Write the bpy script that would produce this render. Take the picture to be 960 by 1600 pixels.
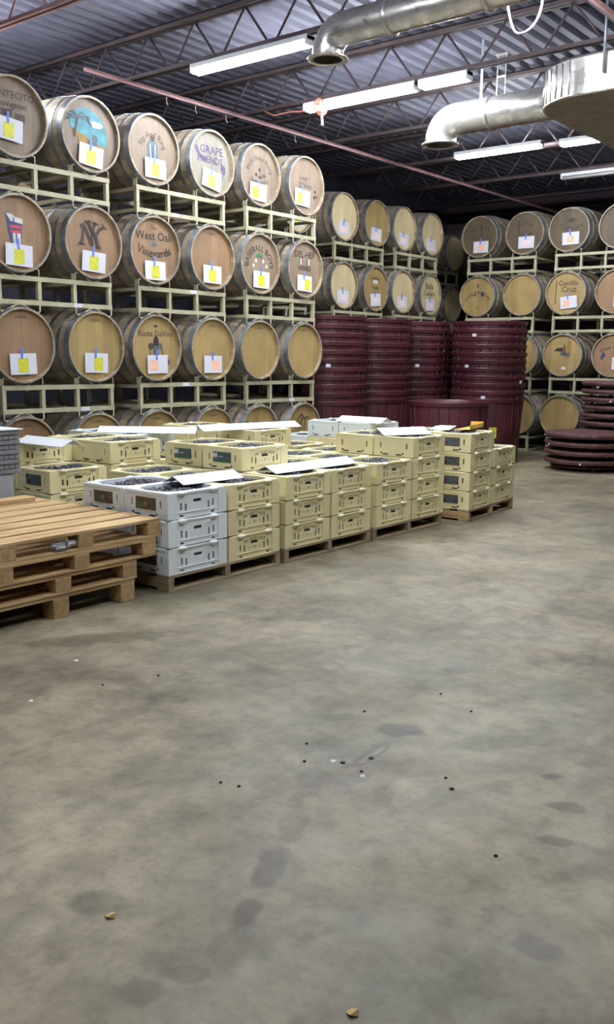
import bpy, math, random
from mathutils import Vector, Matrix
PI = math.pi
for o in list(bpy.data.objects): bpy.data.objects.remove(o)
sc = bpy.context.scene
COL = sc.collection
random.seed(7)

# ---------------------------------------------------------------- camera
EYE = 1.36
yaw, pit, rol = -0.676, -0.164, 0.010
fw = Vector((math.cos(pit)*math.sin(yaw), math.cos(pit)*math.cos(yaw), math.sin(pit)))
rt = Vector((math.cos(yaw), -math.sin(yaw), 0)); up = rt.cross(fw)
r2 = rt*math.cos(rol) + up*math.sin(rol); u2 = up*math.cos(rol) - rt*math.sin(rol)
cam = bpy.data.cameras.new('camera'); co = bpy.data.objects.new('camera', cam); COL.objects.link(co)
M = Matrix.Identity(4)
for i in range(3):
    M[i][0], M[i][1], M[i][2] = r2[i], u2[i], -fw[i]
M[2][3] = EYE
co.matrix_world = M
cam.sensor_fit = 'VERTICAL'; cam.sensor_height = 24; cam.lens = 24*1451.5/1600
sc.camera = co

# ---------------------------------------------------------------- world, exposure
w = bpy.data.worlds.new('world'); sc.world = w; w.use_nodes = True
w.node_tree.nodes['Background'].inputs[0].default_value = (.75, .82, 1, 1)
w.node_tree.nodes['Background'].inputs[1].default_value = 0.05
TUBE = 185.0
sc.view_settings.view_transform = 'Standard'; sc.view_settings.look = 'None'
sc.view_settings.gamma = 1; sc.view_settings.use_curve_mapping = False
sc.view_settings.exposure = 0.28

# ---------------------------------------------------------------- materials
def mat(name, col, rough=.6, metal=0, emit=None, es=0):
    m = bpy.data.materials.new(name); m.use_nodes = True
    b = m.node_tree.nodes['Principled BSDF']
    b.inputs['Base Color'].default_value = (*col, 1); b.inputs['Roughness'].default_value = rough
    b.inputs['Metallic'].default_value = metal
    if emit:
        b.inputs['Emission Color'].default_value = (*emit, 1); b.inputs['Emission Strength'].default_value = es
    return m
def N(m, t, **k):
    n = m.node_tree.nodes.new(t)
    for a, v in k.items():
        if a in n.inputs: n.inputs[a].default_value = v
        else: setattr(n, a, v)
    return n
def L(m, a, b): m.node_tree.links.new(a, b)
def bsdf(m): return m.node_tree.nodes['Principled BSDF']
def noisy(name, c1, c2, rough=.6, metal=0, scale=(5, 5, 5), bump=.0, detail=4, lo=.35, hi=.65, tint=.0, objcol=False, rough2=None):
    m = mat(name, c1, rough, metal)
    tc = N(m, 'ShaderNodeTexCoord'); mp = N(m, 'ShaderNodeMapping'); mp.inputs['Scale'].default_value = scale
    oi = N(m, 'ShaderNodeObjectInfo')
    vm = N(m, 'ShaderNodeVectorMath', operation='ADD')
    sc_ = N(m, 'ShaderNodeVectorMath', operation='SCALE'); sc_.inputs['Scale'].default_value = 37.
    cx = N(m, 'ShaderNodeCombineXYZ'); L(m, oi.outputs['Random'], cx.inputs[0]); L(m, oi.outputs['Random'], cx.inputs[1])
    L(m, cx.outputs[0], sc_.inputs[0]); L(m, tc.outputs['Object'], mp.inputs[0]); L(m, mp.outputs[0], vm.inputs[0]); L(m, sc_.outputs[0], vm.inputs[1])
    no = N(m, 'ShaderNodeTexNoise', Scale=1.0, Detail=detail); L(m, vm.outputs[0], no.inputs['Vector'])
    cr = N(m, 'ShaderNodeValToRGB'); cr.color_ramp.elements[0].position = lo; cr.color_ramp.elements[1].position = hi
    cr.color_ramp.elements[0].color = (*c1, 1); cr.color_ramp.elements[1].color = (*c2, 1)
    L(m, no.outputs['Fac'], cr.inputs[0]); out = cr.outputs[0]
    if objcol:
        mx = N(m, 'ShaderNodeMix', data_type='RGBA', blend_type='MULTIPLY'); mx.inputs[0].default_value = 1
        L(m, out, mx.inputs[6]); L(m, oi.outputs['Color'], mx.inputs[7]); out = mx.outputs[2]
    if tint:
        hs = N(m, 'ShaderNodeHueSaturation'); mr = N(m, 'ShaderNodeMapRange')
        mr.inputs[3].default_value = 1-tint; mr.inputs[4].default_value = 1+tint
        L(m, oi.outputs['Random'], mr.inputs[0]); L(m, mr.outputs[0], hs.inputs['Value']); L(m, out, hs.inputs['Color']); out = hs.outputs[0]
    L(m, out, bsdf(m).inputs['Base Color'])
    if bump:
        bp = N(m, 'ShaderNodeBump', Strength=bump, Distance=.01); L(m, no.outputs['Fac'], bp.inputs['Height']); L(m, bp.outputs[0], bsdf(m).inputs['Normal'])
    if rough2 is not None:
        mr2 = N(m, 'ShaderNodeMapRange'); mr2.inputs[1].default_value = lo; mr2.inputs[2].default_value = hi
        mr2.inputs[3].default_value = rough; mr2.inputs[4].default_value = rough2
        L(m, no.outputs['Fac'], mr2.inputs[0]); L(m, mr2.outputs[0], bsdf(m).inputs['Roughness'])
    return m
K = {}
K['rack'] = noisy('cream_paint', (.40, .37, .25), (.31, .285, .19), .45, scale=(6, 6, 6), tint=.06)
K['galv'] = noisy('galvanised_steel', (.34, .36, .39), (.16, .17, .19), .40, .6, scale=(9, 9, 9), tint=.2)
K['maroon'] = noisy('maroon_plastic', (.072, .015, .022), (.045, .010, .015), .42, scale=(3, 3, 3), tint=.18)
K['maroon2'] = noisy('dusty_maroon', (.13, .055, .05), (.05, .018, .022), .6, scale=(14, 14, 14), tint=.15)
K['cream'] = noisy('cream_plastic', (.80, .72, .43), (.75, .665, .375), .5, scale=(4, 4, 4), tint=.07)
K['white'] = noisy('white_plastic', (.80, .85, .87), (.76, .81, .83), .45, scale=(4, 4, 4), tint=.03)
K['tabc'] = mat('pale_cream_plastic', (.90, .86, .66), .4)
K['tabw'] = mat('bright_white_plastic', (.93, .95, .95), .4)
K['dark'] = mat('dark_print', (.02, .018, .015), .5)
K['ink'] = mat('black_ink', (.02, .012, .012), .7)
K['ink2'] = mat('brown_ink', (.05, .027, .022), .7)
K['faint'] = mat('faded_print', (.24, .22, .12), .6)
K['purple'] = mat('purple_paint', (.055, .03, .09), .6)
K['teal'] = noisy('turquoise_paint', (.02, .15, .19), (.05, .27, .34), .6, scale=(14, 14, 14))
K['navy'] = mat('navy_paint', (.03, .04, .12), .6)
K['red'] = mat('red_paint', (.40, .04, .07), .6)
K['green'] = mat('green_paint', (.02, .16, .07), .6)
K['wpaint'] = mat('white_paint', (.50, .50, .50), .6)
K['slate'] = mat('slate_paint', (.07, .10, .12), .7)
K['ochre'] = mat('ochre_paint', (.25, .15, .03), .7)
K['card'] = mat('white_card', (.60, .60, .67), .25)
K['yellow'] = noisy('yellow_sticker', (.62, .60, .02), (.46, .45, .04), .5, scale=(30, 30, 30))
K['orange'] = noisy('orange_sticker', (.85, .38, .22), (.80, .50, .38), .5, scale=(30, 30, 30))
K['pinkst'] = mat('pale_pink_sticker', (.74, .58, .60), .5)
K['tape'] = mat('blue_tape', (.10, .17, .55), .6)
K['paper'] = mat('white_cardboard', (.82, .84, .88), .6)
K['amber'] = mat('amber_cardboard', (.72, .46, .09), .6)
K['foil'] = noisy('foil_wrap', (.70, .68, .66), (.45, .43, .41), .22, .85, scale=(7, 7, 7), bump=.5, rough2=.42)
K['duct'] = noisy('duct_wrap', (.27, .24, .20), (.20, .18, .155), .45, .3, scale=(6, 6, 6), bump=.3)
K['joist'] = noisy('red_primer', (.085, .055, .06), (.05, .035, .04), .6, scale=(4, 4, 4))
K['pink'] = noisy('pale_pink_paint', (.52, .33, .33), (.42, .25, .26), .5, scale=(4, 4, 4))
K['deckm'] = noisy('deck_paint', (.155, .155, .215), (.115, .115, .16), .7, .0, scale=(2, 2, 2))
K['wall'] = noisy('dark_wall_paint', (.05, .05, .075), (.035, .035, .055), .8, scale=(1.2, 1.2, 1.2))
K['wallr'] = noisy('maroon_wall_paint', (.075, .04, .05), (.05, .035, .05), .8, scale=(1.2, 1.2, 1.2))
K['housing'] = mat('white_enamel', (.7, .72, .75), .4)
K['tube'] = mat('lit_tube', (1, 1, 1), .3, 0, (.90, .95, 1.0), TUBE)
K['tubeoff'] = mat('unlit_tube', (.55, .55, .56), .3)
K['grey'] = noisy('grey_cardboard', (.22, .22, .24), (.17, .17, .19), .8, scale=(4, 4, 4))
K['greyl'] = noisy('light_grey_board', (.34, .35, .37), (.27, .28, .30), .8, scale=(4, 4, 4))
K['grape'] = noisy('dark_grapes', (.028, .025, .035), (.085, .08, .105), .45, scale=(25, 25, 25))
K['rubber'] = mat('black_rubber', (.02, .02, .02), .6)
K['gum'] = mat('dark_speck', (.012, .01, .01), .5)
K['leaf'] = mat('dry_leaf', (.42, .28, .12), .8)
K['plastic'] = mat('clear_film', (.70, .72, .76), .2)
bsdf(K['plastic']).inputs['Alpha'].default_value = .55
K['cord'] = mat('orange_cord', (.65, .22, .16), .5)
K['label'] = noisy('dark_label', (.05, .035, .02), (.11, .085, .04), .35, scale=(25, 25, 25))
K['labelg'] = noisy('grey_green_label', (.10, .12, .11), (.05, .055, .06), .35, scale=(25, 25, 25))

# wooden boards: grain along local Y
def board(name, c1, c2, sc_=(40, 2.5, 40)):
    return noisy(name, c1, c2, .7, scale=sc_, tint=.16, bump=.15, detail=5)
K['pine'] = board('pine_board', (.60, .42, .21), (.36, .22, .095))
K['pineold'] = board('weathered_board', (.34, .26, .16), (.22, .165, .10))
K['pineox'] = board('grained_block', (.48, .33, .16), (.34, .22, .10), (2.5, 40, 40))
K['pineoldx'] = board('weathered_stringer', (.36, .27, .16), (.23, .165, .10), (2.5, 40, 40))

def stave_mat():
    m = mat('oak_staves', (.4, .27, .15), .62)
    tc = N(m, 'ShaderNodeTexCoord'); sx = N(m, 'ShaderNodeSeparateXYZ'); L(m, tc.outputs['Object'], sx.inputs[0])
    at = N(m, 'ShaderNodeMath', operation='ARCTAN2'); L(m, sx.outputs[2], at.inputs[0]); L(m, sx.outputs[1], at.inputs[1])
    mu = N(m, 'ShaderNodeMath', operation='MULTIPLY'); mu.inputs[1].default_value = 30/(2*PI); L(m, at.outputs[0], mu.inputs[0])
    fl = N(m, 'ShaderNodeMath', operation='FLOOR'); L(m, mu.outputs[0], fl.inputs[0])
    fr = N(m, 'ShaderNodeMath', operation='FRACT'); L(m, mu.outputs[0], fr.inputs[0])
    oi = N(m, 'ShaderNodeObjectInfo')
    ad = N(m, 'ShaderNodeMath', operation='MULTIPLY_ADD'); ad.inputs[1].default_value = 91.; L(m, oi.outputs['Random'], ad.inputs[0]); L(m, fl.outputs[0], ad.inputs[2])
    wn = N(m, 'ShaderNodeTexWhiteNoise', noise_dimensions='1D'); L(m, ad.outputs[0], wn.inputs['W'])
    cr = N(m, 'ShaderNodeValToRGB'); cr.color_ramp.elements[0].color = (.21, .16, .10, 1); cr.color_ramp.elements[1].color = (.38, .30, .20, 1)
    L(m, wn.outputs['Value'], cr.inputs[0])
    se = N(m, 'ShaderNodeMath', operation='PINGPONG'); se.inputs[1].default_value = .5; L(m, fr.outputs[0], se.inputs[0])
    st = N(m, 'ShaderNodeMapRange'); st.inputs[1].default_value = .0; st.inputs[2].default_value = .06; st.inputs[3].default_value = .45; st.inputs[4].default_value = 1
    L(m, se.outputs[0], st.inputs[0])
    no = N(m, 'ShaderNodeTexNoise', Scale=7.0, Detail=4.0); L(m, tc.outputs['Object'], no.inputs['Vector'])
    mr = N(m, 'ShaderNodeMapRange'); mr.inputs[3].default_value = .75; mr.inputs[4].default_value = 1.2; L(m, no.outputs['Fac'], mr.inputs[0])
    m2 = N(m, 'ShaderNodeMath', operation='MULTIPLY'); L(m, st.outputs[0], m2.inputs[0]); L(m, mr.outputs[0], m2.inputs[1])
    mx = N(m, 'ShaderNodeMix', data_type='RGBA', blend_type='MULTIPLY'); mx.inputs[0].default_value = 1
    L(m, cr.outputs[0], mx.inputs[6]); L(m, m2.outputs[0], mx.inputs[7])
    L(m, mx.outputs[2], bsdf(m).inputs['Base Color'])
    return m
K['stave'] = stave_mat()
def head_mat():
    m = mat('oak_head', (.5, .35, .2), .6)
    tc = N(m, 'ShaderNodeTexCoord'); sx = N(m, 'ShaderNodeSeparateXYZ'); L(m, tc.outputs['Object'], sx.inputs[0])
    mu = N(m, 'ShaderNodeMath', operation='MULTIPLY'); mu.inputs[1].default_value = 11; L(m, sx.outputs[1], mu.inputs[0])
    fl = N(m, 'ShaderNodeMath', operation='FLOOR'); L(m, mu.outputs[0], fl.inputs[0])
    fr = N(m, 'ShaderNodeMath', operation='FRACT'); L(m, mu.outputs[0], fr.inputs[0])
    oi = N(m, 'ShaderNodeObjectInfo')
    ad = N(m, 'ShaderNodeMath', operation='MULTIPLY_ADD'); ad.inputs[1].default_value = 77.; L(m, oi.outputs['Random'], ad.inputs[0]); L(m, fl.outputs[0], ad.inputs[2])
    wn = N(m, 'ShaderNodeTexWhiteNoise', noise_dimensions='1D'); L(m, ad.outputs[0], wn.inputs['W'])
    se = N(m, 'ShaderNodeMath', operation='PINGPONG'); se.inputs[1].default_value = .5; L(m, fr.outputs[0], se.inputs[0])
    st = N(m, 'ShaderNodeMapRange'); st.inputs[2].default_value = .03; st.inputs[3].default_value = .72; st.inputs[4].default_value = 1
    L(m, se.outputs[0], st.inputs[0])
    mp = N(m, 'ShaderNodeMapping'); mp.inputs['Scale'].default_value = (1, 30, 2.2); L(m, tc.outputs['Object'], mp.inputs[0])
    no = N(m, 'ShaderNodeTexNoise', Scale=1.0, Detail=5.0); L(m, mp.outputs[0], no.inputs['Vector'])
    n2 = N(m, 'ShaderNodeTexNoise', Scale=4.0, Detail=2.0); L(m, tc.outputs['Object'], n2.inputs['Vector'])
    a = N(m, 'ShaderNodeMapRange'); a.inputs[3].default_value = .86; a.inputs[4].default_value = 1.1; L(m, wn.outputs['Value'], a.inputs[0])
    b = N(m, 'ShaderNodeMapRange'); b.inputs[3].default_value = .8; b.inputs[4].default_value = 1.2; L(m, no.outputs['Fac'], b.inputs[0])
    c = N(m, 'ShaderNodeMapRange'); c.inputs[3].default_value = .75; c.inputs[4].default_value = 1.2; L(m, n2.outputs['Fac'], c.inputs[0])
    p = a.outputs[0]
    for q in (b, c, st):
        z = N(m, 'ShaderNodeMath', operation='MULTIPLY'); L(m, p, z.inputs[0]); L(m, q.outputs[0], z.inputs[1]); p = z.outputs[0]
    mx = N(m, 'ShaderNodeMix', data_type='RGBA', blend_type='MULTIPLY'); mx.inputs[0].default_value = 1
    L(m, oi.outputs['Color'], mx.inputs[6]); L(m, p, mx.inputs[7]); L(m, mx.outputs[2], bsdf(m).inputs['Base Color'])
    return m
K['head'] = head_mat()
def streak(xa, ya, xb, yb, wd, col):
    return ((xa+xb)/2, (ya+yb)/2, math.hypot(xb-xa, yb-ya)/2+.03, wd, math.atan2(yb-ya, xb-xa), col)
STAINS_AND_SHADOW = [(-1.77, 2.78, .12, .085, .7, (.40, .40, .40)), (-1.17, 2.78, .055, .035, .9, (.40, .38, .36)), (-1.05, 2.6, .075, .045, .4, (.55, .52, .5)), (-.98, 2.38, .06, .04, .4, (.55, .52, .5)),
    streak(-1.745, 2.66, -1.725, 2.40, .045, (.60, .60, .60)), streak(-1.82, 2.35, -1.70, 2.12, .07, (.72, .70, .68)), streak(-1.70, 2.12, -1.56, 1.85, .06, (.70, .67, .65)), streak(-1.575, 1.87, -1.47, 1.65, .055, (.45, .42, .41)), streak(-1.455, 1.62, -1.40, 1.49, .045, (.52, .49, .48)), streak(-1.40, 1.50, -1.30, 1.33, .06, (.72, .70, .68)),  # after the scrape, the long shadow streak, its shade painted into the floor
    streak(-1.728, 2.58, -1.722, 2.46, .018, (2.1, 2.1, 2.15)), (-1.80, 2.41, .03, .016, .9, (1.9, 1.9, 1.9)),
    (-2.5, 2.9, .6, .16, .7, (.76, .77, .77)), (-2.7, 2.5, .5, .15, .7, (.78, .77, .75)), (-3.2, 2.35, .5, .12, .6, (.74, .73, .70)), (-3.5, 2.8, .5, .12, 1.0, (.6, .58, .5)),
    (-.80, 1.90, .10, .05, .5, (.66, .64, .62)), (-1.386, 1.30, .09, .04, .6, (.68, .66, .64)), (-1.42, 1.20, .08, .05, .6, (.66, .64, .62)), (-1.45, 2.9, .3, .08, .9, (.8, .8, .78)), (-1.75, 1.35, .12, .07, .4, (.62, .60, .57)),
    (-1.95, 3.5, .25, .06, .8, (.74, .75, .74)), (-2.3, 4.1, .4, .09, .8, (.78, .79, .78)), (-2.0, 2.75, .12, .05, .7, (.72, .72, .71)), (-3.0, 3.7, .3, .08, .8, (.75, .76, .75))]
def floor_mat():
    m = mat('stained_concrete', (.2, .19, .16), .5)
    tc = N(m, 'ShaderNodeTexCoord')
    def ns(scale, det, dist=0., rot=0, sc3=(1, 1, 1)):
        mp = N(m, 'ShaderNodeMapping'); mp.inputs['Rotation'].default_value = (0, 0, rot); mp.inputs['Scale'].default_value = sc3
        L(m, tc.outputs['Object'], mp.inputs[0])
        n = N(m, 'ShaderNodeTexNoise', Scale=scale, Detail=det, Distortion=dist, Roughness=.62); L(m, mp.outputs[0], n.inputs['Vector']); return n.outputs['Fac']
    def ramp(f, a, b, ca, cb):
        r = N(m, 'ShaderNodeValToRGB'); r.color_ramp.elements[0].position = a; r.color_ramp.elements[1].position = b
        r.color_ramp.elements[0].color = (*ca, 1); r.color_ramp.elements[1].color = (*cb, 1); L(m, f, r.inputs[0]); return r.outputs[0]
    def mul(x, y, f=1):
        mx = N(m, 'ShaderNodeMix', data_type='RGBA', blend_type='MULTIPLY'); mx.inputs[0].default_value = f
        L(m, x, mx.inputs[6]); L(m, y, mx.inputs[7]); return mx.outputs[2]
    c = ramp(ns(1.1, 8, .3), .32, .68, (.205, .165, .110), (.345, .290, .198))
    c = mul(c, ramp(ns(.55, 5, .6), .38, .6, (.66, .71, .70), (1, 1, 1)))
    c = mul(c, ramp(ns(5.5, 9, .15), .36, .58, (.72, .71, .70), (1, 1, 1)))
    c = mul(c, ramp(ns(2.3, 7, .3), .30, .44, (.58, .56, .54), (1, 1, 1)))
    c = mul(c, ramp(ns(3.5, 7, .4, .35, (1, .35, 1)), .36, .50, (.72, .72, .72), (1, 1, 1)))
    c = mul(c, ramp(ns(42, 4), .3, .5, (.84, .84, .84), (1, 1, 1)))
    c = mul(c, ramp(ns(13, 7, .1), .36, .55, (.80, .79, .78), (1, 1, 1)))
    c = mul(c, ramp(ns(1.7, 7, .3, .9, (.5, 1, 1)), .36, .47, (.80, .83, .84), (1, 1, 1)))
    wob = N(m, 'ShaderNodeTexNoise', Scale=9.0, Detail=6.0); L(m, tc.outputs['Object'], wob.inputs['Vector'])
    for (x, y, rx, ry, rz, col) in STAINS_AND_SHADOW:
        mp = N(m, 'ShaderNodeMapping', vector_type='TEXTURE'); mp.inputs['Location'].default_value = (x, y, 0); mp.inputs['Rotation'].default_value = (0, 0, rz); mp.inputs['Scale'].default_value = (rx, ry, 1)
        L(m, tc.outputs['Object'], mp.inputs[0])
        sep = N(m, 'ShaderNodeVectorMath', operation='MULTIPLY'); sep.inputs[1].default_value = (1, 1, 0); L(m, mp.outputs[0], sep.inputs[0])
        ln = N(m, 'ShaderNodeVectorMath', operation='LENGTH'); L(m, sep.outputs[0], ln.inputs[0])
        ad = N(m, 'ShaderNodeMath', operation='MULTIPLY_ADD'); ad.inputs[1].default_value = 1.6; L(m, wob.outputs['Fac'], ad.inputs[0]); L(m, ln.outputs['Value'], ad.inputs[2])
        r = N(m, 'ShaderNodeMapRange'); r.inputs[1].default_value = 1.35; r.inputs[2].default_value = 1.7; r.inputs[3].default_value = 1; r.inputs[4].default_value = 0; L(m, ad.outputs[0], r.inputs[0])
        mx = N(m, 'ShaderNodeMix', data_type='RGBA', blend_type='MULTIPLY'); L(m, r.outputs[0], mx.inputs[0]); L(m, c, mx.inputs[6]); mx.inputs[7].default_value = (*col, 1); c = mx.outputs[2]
    L(m, c, bsdf(m).inputs['Base Color'])
    rr = N(m, 'ShaderNodeMapRange'); rr.inputs[1].default_value = .35; rr.inputs[2].default_value = .65; rr.inputs[3].default_value = .42; rr.inputs[4].default_value = .66
    bsdf(m).inputs['Specular IOR Level'].default_value = .3
    L(m, ns(1.6, 6, .5), rr.inputs[0]); L(m, rr.outputs[0], bsdf(m).inputs['Roughness'])
    bp = N(m, 'ShaderNodeBump', Strength=.12, Distance=.01); L(m, ns(14, 6), bp.inputs['Height']); L(m, bp.outputs[0], bsdf(m).inputs['Normal'])
    return m
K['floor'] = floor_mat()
K['stain'] = noisy('dark_oil_stain', (.15, .14, .12), (.10, .095, .085), .4, scale=(9, 9, 9))
K['stainl'] = noisy('pale_scrape', (.50, .49, .46), (.38, .37, .34), .4, scale=(15, 15, 15))

# ---------------------------------------------------------------- mesh helpers
class MB:
    def __init__(s): s.v = []; s.f = []; s.m = []; s.mats = []; s.sm = []
    def mi(s, m):
        if m not in s.mats: s.mats.append(m)
        return s.mats.index(m)
    def add(s, vs, fs, m=None, M=None, smooth=False):
        b = len(s.v); k = s.mi(m)
        for p in vs:
            p = Vector(p)
            s.v.append(tuple(M @ p) if M else tuple(p))
        for f in fs: s.f.append([i+b for i in f]); s.m.append(k); s.sm.append(smooth)
    def box(s, x0, x1, y0, y1, z0, z1, m=None, M=None, bev=0):
        if bev:
            b = bev; vs = []; 
            for sx in (0, 1):
                for sy in (0, 1):
                    for sz in (0, 1):
                        X, Y, Z = (x0, x1)[sx], (y0, y1)[sy], (z0, z1)[sz]
                        dx, dy, dz = (b, -b)[sx], (b, -b)[sy], (b, -b)[sz]
                        vs += [(X, Y+dy, Z+dz), (X+dx, Y, Z+dz), (X+dx, Y+dy, Z)]
            def I(sx, sy, sz, a): return ((sx*2+sy)*2+sz)*3+a
            fs = []
            for q in (0, 1):
                fs.append([I(q, 0, 0, 0), I(q, 0, 1, 0), I(q, 1, 1, 0), I(q, 1, 0, 0)])
                fs.append([I(0, q, 0, 1), I(0, q, 1, 1), I(1, q, 1, 1), I(1, q, 0, 1)])
                fs.append([I(0, 0, q, 2), I(0, 1, q, 2), I(1, 1, q, 2), I(1, 0, q, 2)])
            for a in (0, 1):
                for b_ in (0, 1):
                    fs.append([I(a, b_, 0, 0), I(a, b_, 1, 0), I(a, b_, 1, 1), I(a, b_, 0, 1)])
                    fs.append([I(a, 0, b_, 0), I(a, 1, b_, 0), I(a, 1, b_, 2), I(a, 0, b_, 2)])
                    fs.append([I(0, a, b_, 1), I(1, a, b_, 1), I(1, a, b_, 2), I(0, a, b_, 2)])
                    for c in (0, 1): fs.append([I(a, b_, c, 0), I(a, b_, c, 1), I(a, b_, c, 2)])
            s.add(vs, fs, m, M); return
        vs = [(x, y, z) for x in (x0, x1) for y in (y0, y1) for z in (z0, z1)]
        s.add(vs, [(0, 1, 3, 2), (4, 6, 7, 5), (0, 4, 5, 1), (2, 3, 7, 6), (0, 2, 6, 4), (1, 5, 7, 3)], m, M)
    def tube(s, pts, r, m=None, n=10, cap=True, M=None):
        pts = [Vector(p) for p in pts]; rs = r if isinstance(r, (list, tuple)) else [r]*len(pts)
        vs = []; fs = []; prev = None
        for i, p in enumerate(pts):
            t = (pts[min(i+1, len(pts)-1)] - pts[max(i-1, 0)]).normalized()
            if prev is None:
                a = Vector((0, 0, 1)) if abs(t.z) < .9 else Vector((1, 0, 0)); u = t.cross(a).normalized()
            else:
                u = (prev - t*prev.dot(t)).normalized()
            prev = u; v = t.cross(u)
            for k in range(n):
                a = 2*PI*k/n; vs.append(p + (u*math.cos(a) + v*math.sin(a))*rs[i])
        for i in range(len(pts)-1):
            for k in range(n): fs.append((i*n+k, i*n+(k+1) % n, (i+1)*n+(k+1) % n, (i+1)*n+k))
        if cap: fs += [tuple(range(n))[::-1], tuple(range((len(pts)-1)*n, len(pts)*n))]
        s.add(vs, fs, m, M, True)
    def lathe(s, prof, ax='z', n=48, m=None, closed=False, smooth=True, M=None):
        vs = []; fs = []
        for (r, h) in prof:
            for k in range(n):
                a = 2*PI*k/n; c, d = r*math.cos(a), r*math.sin(a)
                vs.append((c, d, h) if ax == 'z' else (h, c, d))
        P = len(prof)
        for i in range(P if closed else P-1):
            j = (i+1) % P
            for k in range(n): fs.append((i*n+k, i*n+(k+1) % n, j*n+(k+1) % n, j*n+k))
        s.add(vs, fs, m, M, smooth)
    def poly(s, pts, m=None, M=None, th=0):
        n = len(pts)
        s.add(pts, [tuple(range(n))], m, M)
    def mesh(s, name):
        me = bpy.data.meshes.new(name); me.from_pydata(s.v, [], s.f)
        for mm in s.mats: me.materials.append(K[mm] if isinstance(mm, str) else mm)
        me.polygons.foreach_set('material_index', s.m); me.polygons.foreach_set('use_smooth', s.sm)
        me.update()
        import bmesh
        b = bmesh.new(); b.from_mesh(me); bmesh.ops.recalc_face_normals(b, faces=b.faces); b.to_mesh(me); b.free()
        return me
def obj(name, me, parent=None, loc=(0, 0, 0), rz=0):
    if isinstance(me, MB): me = me.mesh(name)
    o = bpy.data.objects.new(name, me); COL.objects.link(o); o.location = loc; o.rotation_euler = (0, 0, rz)
    if parent: o.parent = parent
    return o
def thing(name, label, cat, loc=(0, 0, 0), rz=0, group=None, me=None):
    o = obj(name, me, None, loc, rz); o['label'] = label; o['category'] = cat
    if group: o['group'] = group
    return o
def struct(name, mb, loc=(0, 0, 0)):
    o = obj(name, mb, None, loc); o['kind'] = 'structure'; return o
def smooth_angle(me, a=40):
    try: me.set_sharp_from_angle(angle=math.radians(a))
    except Exception: pass
    return me
_tx = {}
def text_geo(s, size=1., bold=0):
    k = (s, bold)
    if k not in _tx:
        cu = bpy.data.curves.new('t', 'FONT'); cu.body = s; cu.align_x = 'CENTER'; cu.align_y = 'CENTER'; cu.size = 1; cu.resolution_u = 2; cu.offset = bold
        o = bpy.data.objects.new('t', cu); COL.objects.link(o)
        me = bpy.data.meshes.new_from_object(o.evaluated_get(bpy.context.evaluated_depsgraph_get()))
        _tx[k] = ([tuple(v.co[:2]) for v in me.vertices], [tuple(p.vertices) for p in me.polygons])
        bpy.data.objects.remove(o); bpy.data.curves.remove(cu); bpy.data.meshes.remove(me)
    V, F = _tx[k]
    return [(x*size, y*size) for x, y in V], F

# ---------------------------------------------------------------- room
X0, X1, Y0, Y1, ZC = -9.7, 3.6, -3.5, 16.4, 4.34
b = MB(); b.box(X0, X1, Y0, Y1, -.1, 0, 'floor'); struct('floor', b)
b = MB()      # ribbed steel deck, ribs along Y
P = []; x = X0
while x < X1:
    P += [(x, ZC), (x+.07, ZC), (x+.095, ZC+.045), (x+.135, ZC+.045)]; x += .16
P.append((x, ZC))
vs = [(px, y, pz) for px, pz in P for y in (Y0, Y1)]
b.add(vs, [(2*i, 2*i+1, 2*i+3, 2*i+2) for i in range(len(P)-1)], 'deckm')
b.box(X0, X1, Y0, Y1, ZC+.06, ZC+.1, 'deckm'); struct('ceiling', b)
def wallbox(n, a, m):
    b = MB(); b.box(*a, m); struct(n, b)
wallbox('wall_left', (X0-.1, X0, Y0, Y1, 0, ZC+.1), 'wall')
wallbox('wall_right', (X1, X1+.1, Y0, Y1, 0, ZC+.1), 'wallr')
wallbox('wall_back', (X0, X1, Y1, Y1+.1, 0, ZC+.1), 'wallr')
wallbox('wall_front', (X0, X1, Y0-.1, Y0, 0, ZC+.1), 'wallr')

# ceiling joists along X
jy = [1.45, 3.05, 4.65, 6.25, 7.85, 9.45, 11.12, 12.8, 14.4]
jn = ['over the camera', 'just ahead overhead', 'across the top left corner', 'above the nearest light', 'above the middle lights',
      'behind the middle lights', 'above the farthest light', 'in front of the back racks', 'farthest back']
for i, y in enumerate(jy):
    t = thing('roof_joist', 'reddish open-web steel roof joist, '+jn[i], 'joist', (0, y, 3.94), 0, 'open-web roof joists')
    pm = 'pink' if i == 2 else 'joist'  # lit look of this joist is put in as pink over the primer
    b = MB()
    for s_ in (-1, 1): b.box(X0, X1, s_*.012, s_*.045, .355, .40, 'joist'); 
    b.box(X0, X1, -.045, .045, .392, .40, 'joist'); obj('top_chord', b, t)
    b = MB()
    for s_ in (-1, 1): b.box(X0, X1, min(s_*.012, s_*.018), max(s_*.012, s_*.018), 0.004, .04, pm); b.box(X0, X1, min(s_*.012, s_*.04), max(s_*.012, s_*.04), 0, .006, pm)
    obj('bottom_chord', b, t)
    b = MB(); x = X0+.1 - (.61-(i % 2)*.2); pts = []
    k = 0
    while x < X1-.1:
        if x > X0+.02:
            pts = [(x, 0, .36), (x+.27, 0, .015)]; 
            b.tube(pts, .011, pm if i == 2 else 'joist', 6); b.tube([(x+.34, 0, .015), (min(x+.61, X1-.02), 0, .36)], .011, pm if i == 2 else 'joist', 6)
        x += .61
    obj('web', b, t)
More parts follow.
